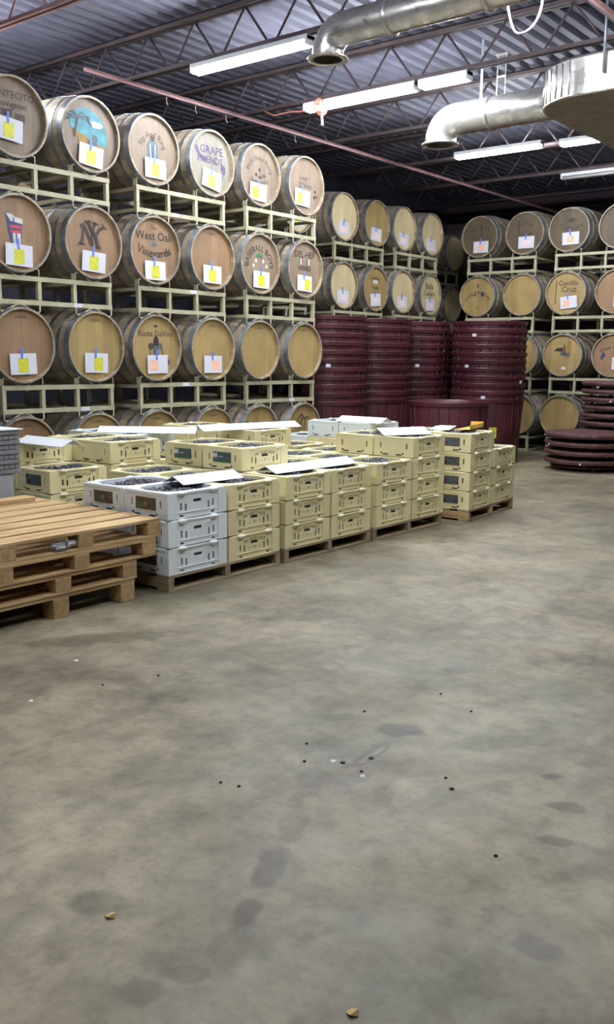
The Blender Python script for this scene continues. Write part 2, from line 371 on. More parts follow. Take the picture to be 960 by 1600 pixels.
# bridging angles along Y
for k, (x, ya, yb, lab) in enumerate([(-7.22, 5.7, 15.9, 'above the left racks'), (-2.94, 4.7, 15.9, 'at the top right corner')]):
    b = MB(); b.box(-.003, .003, ya, yb, -.028, 0, 'pink'); b.box(0, .035, ya, yb, -.004, 0, 'pink')
    for yy in (6.7, 7.1, 7.55, 8.7):
        if k == 0: b.tube([(.01, yy, -.04), (.01, yy, -.09), (.02, yy+.01, -.12)], .004, 'housing', 5)
    thing('bridging_angle', 'long pinkish steel angle tying the joists together '+lab, 'steel angle', (x, 0, 3.938), 0, 'bridging angles', b)

# ---------------------------------------------------------------- light fixtures
def fixture(x0, x1, y, label, lit=True, z=3.90, rz=0):
    n = x1-x0
    t = thing('fluorescent_light', label, 'light', (x0, y, z), rz, 'fluorescent strip lights')
    b = MB(); b.box(0, n, -.055, .055, -.01, .035, 'housing', bev=.006)
    b.box(0, .025, -.06, .06, -.045, .03, 'housing', bev=.004); b.box(n-.025, n, -.06, .06, -.045, .03, 'housing', bev=.004)
    obj('housing', b, t)
    if abs(min(abs(y-q) for q in (1.45, 3.05, 4.65, 6.25, 7.85, 9.45, 11.12, 12.8))) > .05:
        for q in (.1, n-.1): b = MB(); b.tube([(q, 0, .03), (q, 0, ZC-z)], .004, 'galv', 6); obj('hanging_wire', b, t)
    for s_ in (-.032, .032):
        b = MB(); b.tube([(.026, s_, -.032), (n-.026, s_, -.032)], .017, 'tube' if lit else 'tubeoff', 12); obj('tube', b, t)
fixture(-6.36, -5.02, 6.25, 'bright fluorescent strip light nearest, left of the upper duct end')
fixture(-6.36, -5.02, 7.85, 'bright fluorescent strip light with the orange cord hanging at its end')
fixture(-4.98, -4.46, 7.85, 'short fluorescent strip light continuing right of the middle one')
fixture(-6.27, -5.10, 10.75, 'far fluorescent strip light below the long silver duct')
fixture(-4.92, -3.70, 10.85, 'fluorescent strip light half hidden behind the wide duct')
fixture(-5.75, -4.45, 12.8, 'pale unlit strip light at the far right above the back racks', False, 3.9)
for (x, y, l) in ((-3.0, 6.25, 'right of the nearest visible light'), (-1.4, 4.65, 'above the floor right of the crates'), (-4.2, 3.05, 'above the bare pallets'), (-.4, 7.85, 'far right under the wide duct'), (-1.6, 1.45, 'over the floor left of the camera'), (-7.75, 4.65, 'above the leftmost top-row barrels')):  # unseen fixtures added to light the floor and barrels
    fixture(x-.65, x+.65, y, 'added fluorescent strip light outside the frame, '+l)

# ---------------------------------------------------------------- ducts
def elbow(x, z, R, n=7):  # from -x heading down at x
    return [(x+R-R*math.cos(a), 0, z-R+R*math.sin(a)) for a in [PI/2*i/n for i in range(n+1)]]
def duct(x, xe, y, z, r, label):
    t = thing('air_duct', label, 'duct', (0, y, 0), 0, 'round silver ducts')
    R = r+.03; p = [(x, 0, z-R-.03)] + elbow(x, z, R) + [(xe, 0, z)]
    b = MB(); b.tube(p, r, 'foil', 24, cap=False); b.tube(p, r-.006, 'duct', 24, cap=False); obj('duct_pipe', b, t)
    b = MB(); b.lathe([(r-.006, -.012), (r+.035, -.012), (r+.035, 0), (r-.006, 0)], n=28, m='foil', closed=True); obj('flange', b, t, (x, 0, z-R-.03))
    xx = x+.55
    while xx < xe-.1:
        b = MB(); b.lathe([(r+.004, -.02), (r+.012, -.01), (r+.012, .01), (r+.004, .02)], ax='x', n=24, m='foil', M=Matrix.Translation((xx, 0, z))); xx += .75; obj('seam_band', b, t)
    b = MB(); b.box(x+.42, x+.445, -.004, .004, z+r, ZC, 'galv'); obj('hanger_strap', b, t)
duct(-4.42, .8, 5.70, 3.69, .115, 'long silver duct across the top with its open end facing down')
duct(-5.02, -3.74, 8.3, 3.66, .15, 'foil-wrapped silver duct with down-turned end feeding the wide duct')
# wide flat duct with rounded corner
t = thing('wide_duct', 'large foil-wrapped duct with rounded corner at the upper right', 'duct', (0, 0, 3.5), 0)
def stadium(e=0):
    R = .55; x0, y0, x1, y1 = -3.82-e, 7.6-e, 1.2, 12.4
    return [(x0+R-R*math.cos(a), y0+R-R*math.sin(a)) for a in [PI/2*i/10 for i in range(11)]] + [(x1, y0), (x1, y1), (x0, y1)]
S = stadium(); n = len(S); b = MB()
levels = [(0, .02), (.0, 0), (.28, 0), (.30, .02)]
vs = []
for z, ins in levels:
    for (x, y) in S:
        cx, cy = -1.3, 10.; d = math.hypot(x-cx, y-cy); vs.append((x+(cx-x)/d*ins, y+(cy-y)/d*ins, z if not ins else z+(.0 if z > .1 else -.01)))
fs = [tuple(range(n)), tuple(range(3*n, 4*n))]
for l in range(3):
    for k in range(n): fs.append((l*n+k, l*n+(k+1) % n, (l+1)*n+(k+1) % n, (l+1)*n+k))
b.add(vs, fs[2:], 'foil'); b.add(vs, fs[:2], 'duct'); obj('duct_body', b, t)
b = MB()
for x in (-3.1, -2.3):
    b = MB(); b.tube([(x, 7.57, .12), (x, 7.57, .84)], .012, 'galv', 8); obj('hanger_rod', b, t)
b = MB(); 
for i in range(9):
    b = MB(); a = .2+i*.14; x, y = -3.82+.55-.553*math.cos(a), 7.6+.55-.553*math.sin(a)
    b.tube([(x, y, .01), (x+.004, y-.002, .15), (x, y, .27)], .005, 'foil', 5); obj('foil_crease', b, t)
b = MB()
b.lathe([(0.03, .0), (.16, -.10), (.20, -.16)], n=28, m='duct'); b.lathe([(0.03, -.004), (.15, -.10), (.19, -.16)], n=28, m='duct')
thing('ceiling_diffuser', 'small cone-shaped outlet under the wide duct at the right edge', 'air outlet', (-3.3, 8.95, 3.49), 0, None, b)
b = MB()
for dx in (0, .085): b.box(dx, dx+.012, -.005, .005, -.19, .2, 'foil')
b.box(0, .097, -.006, .006, -.03, -.01, 'foil'); b.box(-.01, .107, -.01, .01, .18, .2, 'foil')
thing('strap_hanger', 'pair of shiny metal straps holding the foil duct under the lights', 'strap', (-4.43, 8.3, 3.99-.0), 0, None, b).scale = (1, 1, .93)
b = MB(); pts = []
for i in range(25):
    a = PI*i/24; pts.append((-.14*math.cos(a)*(1-.1*math.sin(a)), .02*math.sin(3*a), -.35*math.sin(a)**.7))
b.tube(pts, .008, 'greyl', 8)
thing('cable_loop', 'thin grey cable hanging in a loop at the top right', 'cable', (-3.2, 6.35, 3.96), 0, None, b)
b = MB(); pts = [(-.75, .0, .0), (-.6, -.02, -.07), (-.4, 0, -.06), (-.2, .01, -.08), (0, 0, -.04)]
b.tube(pts, .007, 'cord', 6)
for k in range(4):
    b.tube([(.0+.055*math.cos(a), -.03+.02*k, -.06-.06*math.sin(a)-.01*k) for a in [2*PI*j/14 for j in range(15)]], .009, 'cord', 6)
b.tube([(.01, 0, -.12), (.02, 0, -.17)], .012, 'cord', 8)
t = thing('extension_cord', 'coiled orange cord hanging from the end of the middle light', 'cord', (-6.12, 7.78, 3.93), 0, None, b)
b = MB(); b.tube([(.02, 0, -.17), (.03, .0, -.25)], [.010, .014], 'housing', 8); obj('plug', b, t)

# ---------------------------------------------------------------- barrels
RH, RB, LEN = .302, .345, .94
def rad(x): q = (x+LEN/2)/(LEN/2); return RB-(RB-RH)*q*q
b = MB(); pr = [(RH-.014, 0)] + [(rad(-LEN*i/24), -LEN*i/24) for i in range(25)] + [(RH-.014, -LEN)]
b.lathe([(RH-.018, -.034), (RH-.014, 0)] + pr[1:-1] + [(RH-.014, -LEN), (RH-.018, -LEN+.034)], ax='x', n=48, m='stave')
ME_STAVES = smooth_angle(b.mesh('staves'), 35)
def disc(x, r, m, n=48):
    b = MB(); b.add([(x, r*math.cos(2*PI*k/n), r*math.sin(2*PI*k/n)) for k in range(n)], [tuple(range(n))], m); return b
ME_HEAD = disc(-.03, RH-.017, 'head').mesh('head'); ME_REAR = disc(-LEN+.03, RH-.017, 'head').mesh('rear_head')
def hoop(a, c):
    b = MB(); t = .004; k = 3; xs = [a+(c-a)*i/k for i in range(k+1)]
    b.lathe([(rad(x)+t, x) for x in xs] + [(rad(x)-.002, x) for x in xs[::-1]], ax='x', n=48, m='galv', closed=True)
    return smooth_angle(b.mesh('hoop'), 35)
HOOPS = [hoop(-.002, -.058), hoop(-.115, -.15), hoop(-.25, -.29), hoop(-.65, -.69), hoop(-.79, -.825), hoop(-.89, -.934)]
b = MB(); b.lathe([(0, .012), (.02, .012), (.024, 0)], n=16, m='grey'); ME_BUNG = b.mesh('bung')
XA = -.0285
def art_mesh(spec):
    b = MB(); e = [0]
    def put(pts, fs, m):
        e[0] += 1; xx = XA + .0004*e[0]
        b.add([(xx, u, v) for u, v in pts], fs, m)
    for s in spec:
        if s[0] == 't':
            _, txt, size, cu, cv, R, m, bold = s
            V, F = text_geo(txt, size, bold)
            if R:
                V = [((abs(R)+y*(1 if R > 0 else -1))*math.sin(x/abs(R)) + cu, cv + (1 if R > 0 else -1)*((abs(R)+y*(1 if R > 0 else -1))*math.cos(x/abs(R)) - abs(R))) for x, y in V]
            else: V = [(x+cu, y+cv) for x, y in V]
            put(V, F, m)
        elif s[0] == 'p': put(s[1], [tuple(range(len(s[1])))], s[2])
        elif s[0] == 'e':
            _, cu, cv, ru, rv, m = s; put([(cu+ru*math.cos(2*PI*k/16), cv+rv*math.sin(2*PI*k/16)) for k in range(16)], [tuple(range(16))], m)
        elif s[0] == 'l':
            _, pts, wd, m = s
            for (a, c) in zip(pts, pts[1:]):
                d = Vector((c[0]-a[0], c[1]-a[1])); d.normalize(); nx, ny = -d.y*wd/2, d.x*wd/2
                put([(a[0]+nx, a[1]+ny), (c[0]+nx, c[1]+ny), (c[0]-nx, c[1]-ny), (a[0]-nx, a[1]-ny)], [(0, 1, 2, 3)], m)
    return b.mesh('painted_art')
def card_mesh(wd, h):
    b = MB(); b.box(-.001, .001, -wd/2, wd/2, -h/2, h/2, 'card'); return b.mesh('tag_card')
ME_CARD = card_mesh(.25, .17); 
def stk(m, a, h):
    b = MB(); b.box(.001, .0022, -a/2, a/2, -h/2, h/2, m); return b.mesh('sticker')
ME_ST = {'y': stk('yellow', .095, .115), 'o': stk('orange', .10, .09), 'p': stk('pinkst', .15, .08)}
b = MB(); b.box(.0022, .0034, -.011, .011, -.045, .045, 'tape'); ME_TAPE = b.mesh('tape')
TAN = (.225, .16, .105, 1); ORA = (.245, .145, .075, 1); YEL = (.32, .22, .085, 1); PAL = (.56, .46, .26, 1); SHADED = (.095, .068, .038, 1)
def barrel(x, y, zc, label, tint=TAN, card=None, spec=None, rz=0, group='wine barrels', artname='painted_lettering'):
    t = thing('wine_barrel', label, 'barrel', (x, y, zc-RB), rz, group)
    roll = random.uniform(-.5, .5)
    s = obj('staves', ME_STAVES, t, (0, 0, RB)); s.rotation_euler = (roll, 0, 0)
    h = obj('head', ME_HEAD, t, (0, 0, RB)); h.color = tint
    h2 = obj('rear_head', ME_REAR, t, (0, 0, RB)); h2.color = TAN
    for me in HOOPS: obj('hoop', me, t, (0, 0, RB))
    obj('bung', ME_BUNG, t, (-LEN/2, 0, 2*RB-.004))
    if spec: obj(artname, art_mesh(spec), t, (0, 0, RB))
    if card:
        k, u, v, rot = card[:4]
        c = obj('tag_card', ME_CARD, t, (-.0145 if spec else -.0265, u, RB+v)); c.rotation_euler = (rot, random.uniform(-.04, .02), 0)
        s = obj('sticker', ME_ST[k], c, (0, card[4] if len(card) > 4 else .0, -.01))
        obj('tape', ME_TAPE, c, (.0, -.01, .085)).rotation_euler = (random.uniform(-.15, .1), 0, 0)
    return t
def scribble(rows, m='ink2', s=.05):
    return [('t', r, sz, u, v, R, m, .004) for (r, sz, u, v, R) in rows]
AY = [4.53, 5.275, 5.98, 6.725, 7.43, 8.175]; ZR = {1: 3.203, 2: 2.322, 3: 1.441, 4: .56}
ART = {}
ART['A11'] = scribble([('MONTECITO', .075, -.02, .16, 0), ('Sauvignon', .075, -.02, .09, 0)]) + [('p', [(-.11, .0), (-.01, .0), (-.01, .05), (-.11, .05)], 'ink2'), ('p', [(.02, -.03), (.11, -.03), (.11, .03), (.02, .03)], 'ink2')]
import math as _m
ART['A12'] = [('p', [(-.20, .03), (.17, -.09), (.185, .02), (.15, .12), (.06, .19), (-.04, .215), (-.14, .18), (-.20, .12)], 'teal'),
    ('p', [(-.19, .035), (.16, -.085), (.16, -.10), (-.05, -.04), (-.18, .02)], 'ochre'), ('p', [(-.15, .02), (-.03, -.02), (-.05, -.08), (-.11, -.07)], 'ochre'),
    ('e', .07, .09, .07, .025, 'card'), ('p', [(.03, -.10), (.07, -.10), (.085, -.02), (.02, 0)], 'slate'), ('e', .05, -.02, .03, .03, 'slate'),
    ('l', [(-.16, -.04), (-.145, .04), (-.12, .12)], .016, 'ink2')] + [('l', [(-.12, .12), (-.12+.11*_m.cos(a), .12+.05*_m.sin(a)), (-.12+.15*_m.cos(a), .12+.07*_m.sin(a)-.03)], .014, 'slate') for a in (-.2, .5, 1.2, 2, 2.8, 3.4)]
ART['A13'] = [('t', 'Sip And Ring', .075, 0, .13, .15, 'ink2', .006), ('p', [(-.06, -.10), (.07, -.10), (.06, .04), (.03, .09), (-.03, .09), (-.07, .03)], 'slate'),
    ('e', .0, .10, .028, .028, 'ink2'), ('l', [(-.03, .05), (-.02, -.1)], .01, 'wpaint'), ('l', [(.03, .05), (.03, -.1)], .01, 'wpaint'), ('l', [(0, .03), (0, -.06)], .01, 'navy')]
ART['A14'] = [('l', [(-.20, .14), (-.17, .08), (-.12, .04), (-.06, .03)], .035, 'purple'), ('t', 'GRAPE', .105, .01, .12, 0, 'purple', .012), ('t', 'FRIENDS', .09, -.01, .03, 0, 'purple', .010),
    ('e', .17, -.02, .03, .025, 'purple'), ('e', .18, -.05, .02, .03, 'purple'), ('l', [(.17, -.08), (.14, -.14)], .012, 'slate')]
ART['A15'] = [('t', 'Black Sheep Rising', .065, 0, .165, .19, 'ink2', .006), ('e', .0, .05, .02, .02, 'ink2'), ('e', -.05, -.0, .022, .018, 'ink2'), ('e', .07, .0, .022, .018, 'ink2'), ('e', .01, -.02, .03, .016, 'ink2'),
    ('t', 'Fermentation', .05, 0, -.07, -.35, 'ink2', .005)]
ART['A16'] = [('t', 'Lous', .07, -.03, .08, 0, 'ink2', .005), ('t', "D'Vino", .08, .0, .0, 0, 'ink2', .005), ('e', .17, -.04, .016, .016, 'ink'), ('e', .16, -.10, .018, .018, 'ink'), ('e', .20, -.09, .014, .016, 'ink2')]
ART['A21'] = [('p', [(-.10, .14), (.05, .11), (.03, -.12), (-.06, -.12)], 'navy'), ('p', [(-.10, .145), (-.05, .145), (-.02, .125), (.05, .115), (.05, .075), (-.06, .09)], 'wpaint'),
    ('p', [(-.07, .06), (.04, .06), (.035, .0), (-.06, .0)], 'red'), ('p', [(-.045, .0), (.03, .0), (.025, -.12), (-.04, -.12)], 'wpaint'), ('l', [(-.012, .0), (-.008, -.12)], .012, 'navy'), ('l', [(-.07, .03), (.04, .03)], .012, 'purple'), ('l', [(-.035, .12), (-.03, .06)], .01, 'navy')]
ART['A22'] = [('l', p, .026, 'ink') for p in ([(-.118, -.015), (-.10, .06), (-.095, .12)], [(-.125, .125), (-.088, .148), (-.06, .09), (-.002, -.03)], [(-.002, -.03), (-.006, .05), (.008, .12), (.035, .165)], [(-.045, .18), (-.02, .12), (.032, .062)], [(.13, .14), (.08, .12), (.032, .062)], [(.032, .062), (.045, .02), (.062, -.03)])] + [('l', p, .014, 'ink') for p in ([(-.15, -.015), (-.085, -.02)], [(.0, .175), (.065, .155)], [(-.08, .17), (-.02, .175)], [(.10, .165), (.15, .12)], [(.03, -.03), (.09, -.04)])]
ART['A23'] = [('t', 'The', .05, -.01, .20, 0, 'ink', .004), ('t', 'West Oak', .105, 0, .125, 0, 'ink', .010), ('e', 0, .055, .035, .02, 'slate'), ('t', '&', .06, 0, .055, 0, 'slate', .005), ('t', 'Vineyards', .105, .0, -.03, -.5, 'ink', .010)]
ART['A25'] = [('t', 'BASEBALL BOYS', .085, 0, .155, .19, 'ink', .012), ('e', -.05, .03, .016, .02, 'wpaint'), ('e', .06, .03, .016, .02, 'wpaint'), ('e', -.09, -.02, .016, .02, 'wpaint'), ('e', .11, -.02, .016, .02, 'wpaint'), ('l', [(-.05, .07), (0, .10), (.05, .07)], .03, 'green')]
ART['A26'] = [('t', 'DEL-HEF', .095, 0, .155, 0, 'ink', .012)] + [('p', [(u, .05), (u+.022, .05), (u+.022, .11), (u, .11)], c) for u, c in ((-.095, 'green'), (-.073, 'wpaint'), (-.051, 'red'), (.04, 'green'), (.062, 'wpaint'))] + [('t', 'WINES', .075, 0, .01, 0, 'ink', .014)]
ART['A33'] = [('t', 'Ruota DaVino', .075, .0, .13, 0, 'ink2', .006), ('e', 0, .20, .025, .012, 'ink2'), ('p', [(-.035, .02), (.045, .02), (.03, .09), (.005, .115), (-.025, .09)], 'ink'), ('e', -.06, .015, .035, .03, 'ink2'), ('e', .06, .015, .02, .03, 'slate'),
    ('p', [(-.03, -.07), (.035, -.07), (.035, .02), (-.03, .02)], 'slate'), ('l', [(-.07, .0), (-.07, -.09)], .008, 'ink2'), ('l', [(.07, .0), (.10, -.09)], .008, 'ink2'), ('e', .15, -.13, .02, .03, 'purple')]
ART['A45'] = [('t', 'O. Herman', .10, 0, .10, 0, 'ink', .008)]
ART['A46'] = [('l', [(-.14, .02), (-.10, .12), (-.03, .18), (.04, .12), (.02, .0)], .012, 'ink2'), ('l', [(-.1, .0), (-.03, .12), (.08, .15), (.12, .05)], .01, 'ink2'), ('l', [(-.03, .18), (-.04, .0)], .01, 'ink2')]
ART['brand'] = [('t', 'CHENE', .035, 0, .225, 0, 'ink2', .002)]
ordn = ['leftmost', 'second', 'third', 'fourth', 'fifth', 'sixth']
rown = {1: 'top row', 2: 'second row', 3: 'third row', 4: 'bottom row'}
AD = {(1, 0): ('wine barrel with two lines of brown writing and boxes', TAN, ('y', -.05, -.10, -.08)),
 (1, 1): ('wine barrel painted with a turquoise beach and palm tree', TAN, ('y', .0, -.17, -.10)),
 (1, 2): ('wine barrel with a slate figure under arched writing', TAN, ('y', .02, -.16, .0)),
 (1, 3): ('pale wine barrel lettered GRAPE FRIENDS in purple', (.19, .17, .135, 1), ('y', .0, -.15, -.18)),
 (1, 4): ('wine barrel with arched brown writing round small grapes', TAN, ('y', -.03, -.17, -.05, -.04)),
 (1, 5): ("wine barrel reading Lous D'Vino with small dark grapes", TAN, ('y', -.06, -.13, -.05, -.04)),
 (2, 0): ('orange-brown wine barrel painted with a red, white and blue boot', ORA, ('y', .0, -.17, -.04)),
 (2, 1): ('wine barrel with interlocked dark N and Y letters', ORA, ('y', .0, -.16, -.06)),
 (2, 2): ('wine barrel lettered West Oak Vineyards', ORA, ('y', .0, -.18, .0)),
 (2, 3): ('plain orange-brown wine barrel with a white card low on its head', ORA, ('y', .0, -.16, -.02)),
 (2, 4): ('wine barrel lettered BASEBALL BOYS in an arch', TAN, ('y', .02, -.16, -.03)),
 (2, 5): ('wine barrel lettered DEL-HEF WINES with small flags', TAN, ('y', -.01, -.15, -.04, .05)),
 (3, 0): ('plain orange-brown barrel with yellow-stickered card', ORA, ('y', .0, -.15, .03)),
 (3, 1): ('yellow-tan barrel with yellow-stickered card', YEL, ('y', .0, -.14, -.02, .02)),
 (3, 2): ('barrel lettered Ruota DaVino above a dark painted figure', YEL, ('o', .01, -.15, .02, -.05)),
 (3, 3): ('yellow-tan barrel with orange-stickered card', YEL, ('o', .0, -.15, .0, .03)),
 (3, 4): ('plain yellow-tan barrel without any card', YEL, None), (3, 5): ('plain pale yellow barrel without any card', YEL, None),
 (4, 0): ('orange-tan barrel half hidden behind crates', ORA, None), (4, 1): ('yellow-tan barrel half hidden behind crates', YEL, None), (4, 2): ('tan barrel half hidden behind crates', YEL, None),
 (4, 3): ('tan barrel showing only its top', YEL, None), (4, 4): ('barrel with black handwriting across its head', YEL, None), (4, 5): ('barrel with curving brown brush strokes', YEL, None)}
for r in (1, 2, 3, 4):
    for i, y in enumerate(AY):
        d, tint, card = AD[(r, i)]
        if tint is TAN and r == 1: tint = (.185, .135, .095, 1)  # top-row tint darkened to offset the lamp close above
        key = 'A%d%d' % (r, i+1); spec = ART.get(key, ART['brand'])
        barrel(-6.6, y, ZR[r], ('%s, %s near left, %s' if len(d.split()) < 10 else '%s, %s, %s') % (d, rown[r].replace(' row', ''), ordn[i]), tint, card, spec,
               artname='painted_picture' if key in ('A12', 'A21') else 'painted_lettering')

# racks
def rack_meshes():
    w0, zt, zb = .372, -.325+.56, 0.0   # local z: 0 = rack bottom, barrel axis at .56
    out = {}
    def frame(xf):
        b = MB(); H = .235
        cs = (-.3725, .3725); W = .3725+.2
        b.box(xf-.022, xf+.022, -W, W, H-.038, H, 'rack'); b.box(xf-.022, xf+.022, -W, W, .005, .042, 'rack')
        for y in (-W+.02, -W+.395, W-.395, W-.02):
            b.box(xf-.018, xf+.018, y-.017, y+.017, -.0, H+.0, 'rack')
        for y in (-W+.005, W-.395): b.box(xf-.02, xf-.005, y-.012, y+.012, H, H+.055, 'rack')
        return b
    def rods(xf):
        b = MB(); H = .235; e = .008
        for c in (0,):
            top = [(xf, c-.19, H-.02), (xf, c-.19, H+.055), (xf, c-.175, H+.062), (xf, c-.12, H+.058), (xf, c-.05, H+.006), (xf, c, H-.008)]
            top = top + [(x, 2*c-y, z) for x, y, z in top[::-1]][1:]
            b.tube(top, .007, 'rack', 6)
            low = [(xf, c-.19, .02), (xf, c-.19, -.045), (xf, c-.175, -.055), (xf, c-.13, -.05), (xf, c-.05, -.004), (xf, c, .008)]
            low = low + [(x, 2*c-y, z) for x, y, z in low[::-1]][1:]
            b.tube(low, .007, 'rack', 6)
        return b
    out['ff'] = frame(-.05).mesh('front_frame'); out['rf'] = frame(-.80).mesh('rear_frame')
    out['fc'] = rods(-.035).mesh('front_cradle'); out['rc'] = rods(-.815).mesh('rear_cradle')
    b = MB()
    b.box(-.78, -.07, -.012, .012, -.0, .03, 'rack'); out['sb'] = b.mesh('side_bar')
    return out
RM = rack_meshes()
def rack(x, yc, zc, label, rz=0, floor=False):
    t = thing('barrel_rack', label, 'rack', (x, yc, zc-.56), rz, 'cream steel barrel racks')
    obj('front_frame', RM['ff'], t); obj('rear_frame', RM['rf'], t)
    [obj('cradle', RM[q], t, (0, c, 0)) for q in ('fc', 'rc') for c in (-.3725, .3725)]
    for y in (-.5525, -.1775, .1775, .5525):
        for z in (.008, .19): obj('side_bar', RM['sb'], t, (0, y, z))
    return t
pn = ['leftmost pair', 'middle pair', 'right pair']
for r in (1, 2, 3, 4):
    for k in range(3):
        rack(-6.6, (AY[2*k]+AY[2*k+1])/2, ZR[r], 'cream steel rack under the %s of %s barrels on near left wall' % (pn[k], rown[r]))
b = MB(); b.box(0, .0012, -.045, .045, -.016, .016, 'card'); ME_TAG = b.mesh('paper_tag')
for o in [q for q in COL.objects if q.name.startswith('barrel_rack')]:
    k = int((o.location.y*7+o.location.z*13)) % 3
    if k < 2: obj('paper_tag', ME_TAG, o, (-.0278, random.uniform(-.12, .3), .218 if k else .024))
for (x, y, z, rz, l, w_) in ((-6.85, 4.78, 2.684, .9, 'in the leftmost rack under the top barrels', .5), (-7.0, 6.62, 2.684, .3, 'in the middle rack under the top barrels', .35), (-6.95, 7.72, 2.684, .6, 'in the right rack under the top barrels', .3), (-6.9, 4.9, 1.803, .4, 'in the leftmost rack under the second row', .4)):
    b = MB(); b.box(-.05, .05, -w_/2, w_/2, 0, .02, 'pine', bev=.002)
    thing('wood_strip', 'pale wood strip lying '+l, 'plank', (x, y, z), rz, None, b)
# far left racks (group B) and barrels behind
BY = [(8.48, 9.225), (10.19, 10.94), (11.63, 12.39)]
BART = {(2, 2): [('t', 'Chateau', .08, -.02, .15, 0, 'ink2', .006), ('p', [(-.05, .07), (.06, .07), (.06, .12), (-.05, .12)], 'wpaint'), ('t', 'Rosso', .06, .0, .02, 0, 'ink2', .005)],
        (2, 4): [('t', 'Bella', .12, -.01, .12, 0, 'ink2', .008), ('t', 'Cellars', .11, -.01, .02, 0, 'ink2', .008)]}
bd = {(1, 1): ('pale barrel with pink-stickered card', PAL), (1, 2): ('yellow barrel with pink-stickered card', YEL), (1, 3): ('very pale barrel with white card', PAL), (1, 4): ('pale barrel with steel-banded end and white card', PAL),
      (2, 1): ('pale yellow barrel with tilted card', PAL), (2, 2): ('barrel with brown writing above a white box', YEL), (2, 3): ('plain pale barrel with pinkish card', PAL), (2, 4): ('barrel lettered Bella Cellars', PAL)}
for g, (ya, yb) in enumerate(BY):
    for r in (1, 2, 3, 4):
        pl = ['behind the near left racks', 'next to them in far left racks', 'at the far end of far left racks'][g]
        rack(-7.57, (ya+yb)/2, ZR[r], 'cream steel rack under %s barrels, %s' % (rown[r], pl))
        for j, y in enumerate((ya, yb)):
            if g == 0:
                barrel(-7.57, y, ZR[r], 'pale barrel mostly hidden behind near left racks, %s, %s one' % (rown[r], ['nearer', 'farther'][j]), PAL, ('y', .0, -.15, 0) if r < 3 else None, None)
            else:
                i = (g-1)*2+j+1
                d, tint = bd.get((r, i), ('barrel hidden behind the maroon tubs', PAL))
                barrel(-7.57, y, ZR[r], '%s, %s of far left racks, %s' % (d, rown[r], ordn[i-1]), tint, ('p', .0, -.15, random.uniform(-.1, .1)) if r < 3 else None, BART.get((r, i)))
for r in (1, 2, 3, 4):
    rack(-8.55, 14.37, ZR[r], 'cream steel rack in the far corner under %s barrels' % rown[r])
    for j, y in enumerate((14.0, 14.74)):
        barrel(-8.55, y, ZR[r], 'cream barrel in the far corner, %s, %s one' % (rown[r], ['nearer', 'farther'][j]), PAL, None, None)
# back racks (group D), heads facing -Y
DX = [(-7.13, -6.385), (-5.70, -4.955), (-4.25, -3.505)]
DART = {(1, 1): [('t', 'Vino Familia', .07, 0, .14, .25, 'ink2', .008), ('t', 'Vineyard', .08, 0, -.02, -.4, 'ink2', .008), ('l', [(.02, .2), (.03, .0)], .02, 'ink2')],
 (1, 2): [('t', 'Bacchus', .08, 0, .14, .25, 'ink2', .008), ('t', 'Cantina', .08, 0, -.01, -.4, 'ink2', .008), ('l', [(-.1, .2), (-.11, -.02)], .02, 'ink2')],
 (1, 3): [('t', 'California', .09, .02, .02, -.3, 'ink2', .01), ('e', .03, .13, .04, .03, 'ink2'), ('l', [(-.05, .12), (.1, .14)], .02, 'ink2')],
 (1, 4): [('e', .0, .05, .08, .09, 'purple')],
 (2, 1): [('t', 'Lucky Armstrong', .07, 0, .06, .24, 'ink2', .008), ('e', -.05, .02, .02, .02, 'purple'), ('e', .08, .03, .024, .035, 'purple'), ('e', .0, .16, .015, .03, 'ink2'), ('e', 0, -.17, .03, .02, 'ochre')],
 (2, 3): [('t', 'Castillo', .10, .03, .14, 0, 'ink2', .008), ('t', 'Cruz', .11, .04, .05, 0, 'ink2', .008), ('l', [(-.15, .18), (-.16, -.15)], .014, 'ink2')],
 (3, 3): [('p', [(-.14, .06), (.0, .05), (.0, .11), (-.1, .1)], 'ink'), ('p', [(.06, -.01), (.12, -.01), (.12, .2), (.06, .22)], 'ochre'), ('p', [(-.05, .0), (.1, -.03), (.1, .03), (-.03, .05)], 'slate'), ('l', [(.02, .15), (.03, .0)], .02, 'ink'), ('p', [(-.02, -.2), (.06, -.21), (.04, -.165), (-.01, -.17)], 'card')],
 (3, 4): [('t', 'Due Amici', .09, 0, .12, .22, 'ink2', .008), ('e', -.14, .0, .03, .03, 'navy'), ('e', -.16, -.03, .02, .03, 'purple')],
 (2, 4): [('e', .10, -.02, .05, .04, 'navy')]}
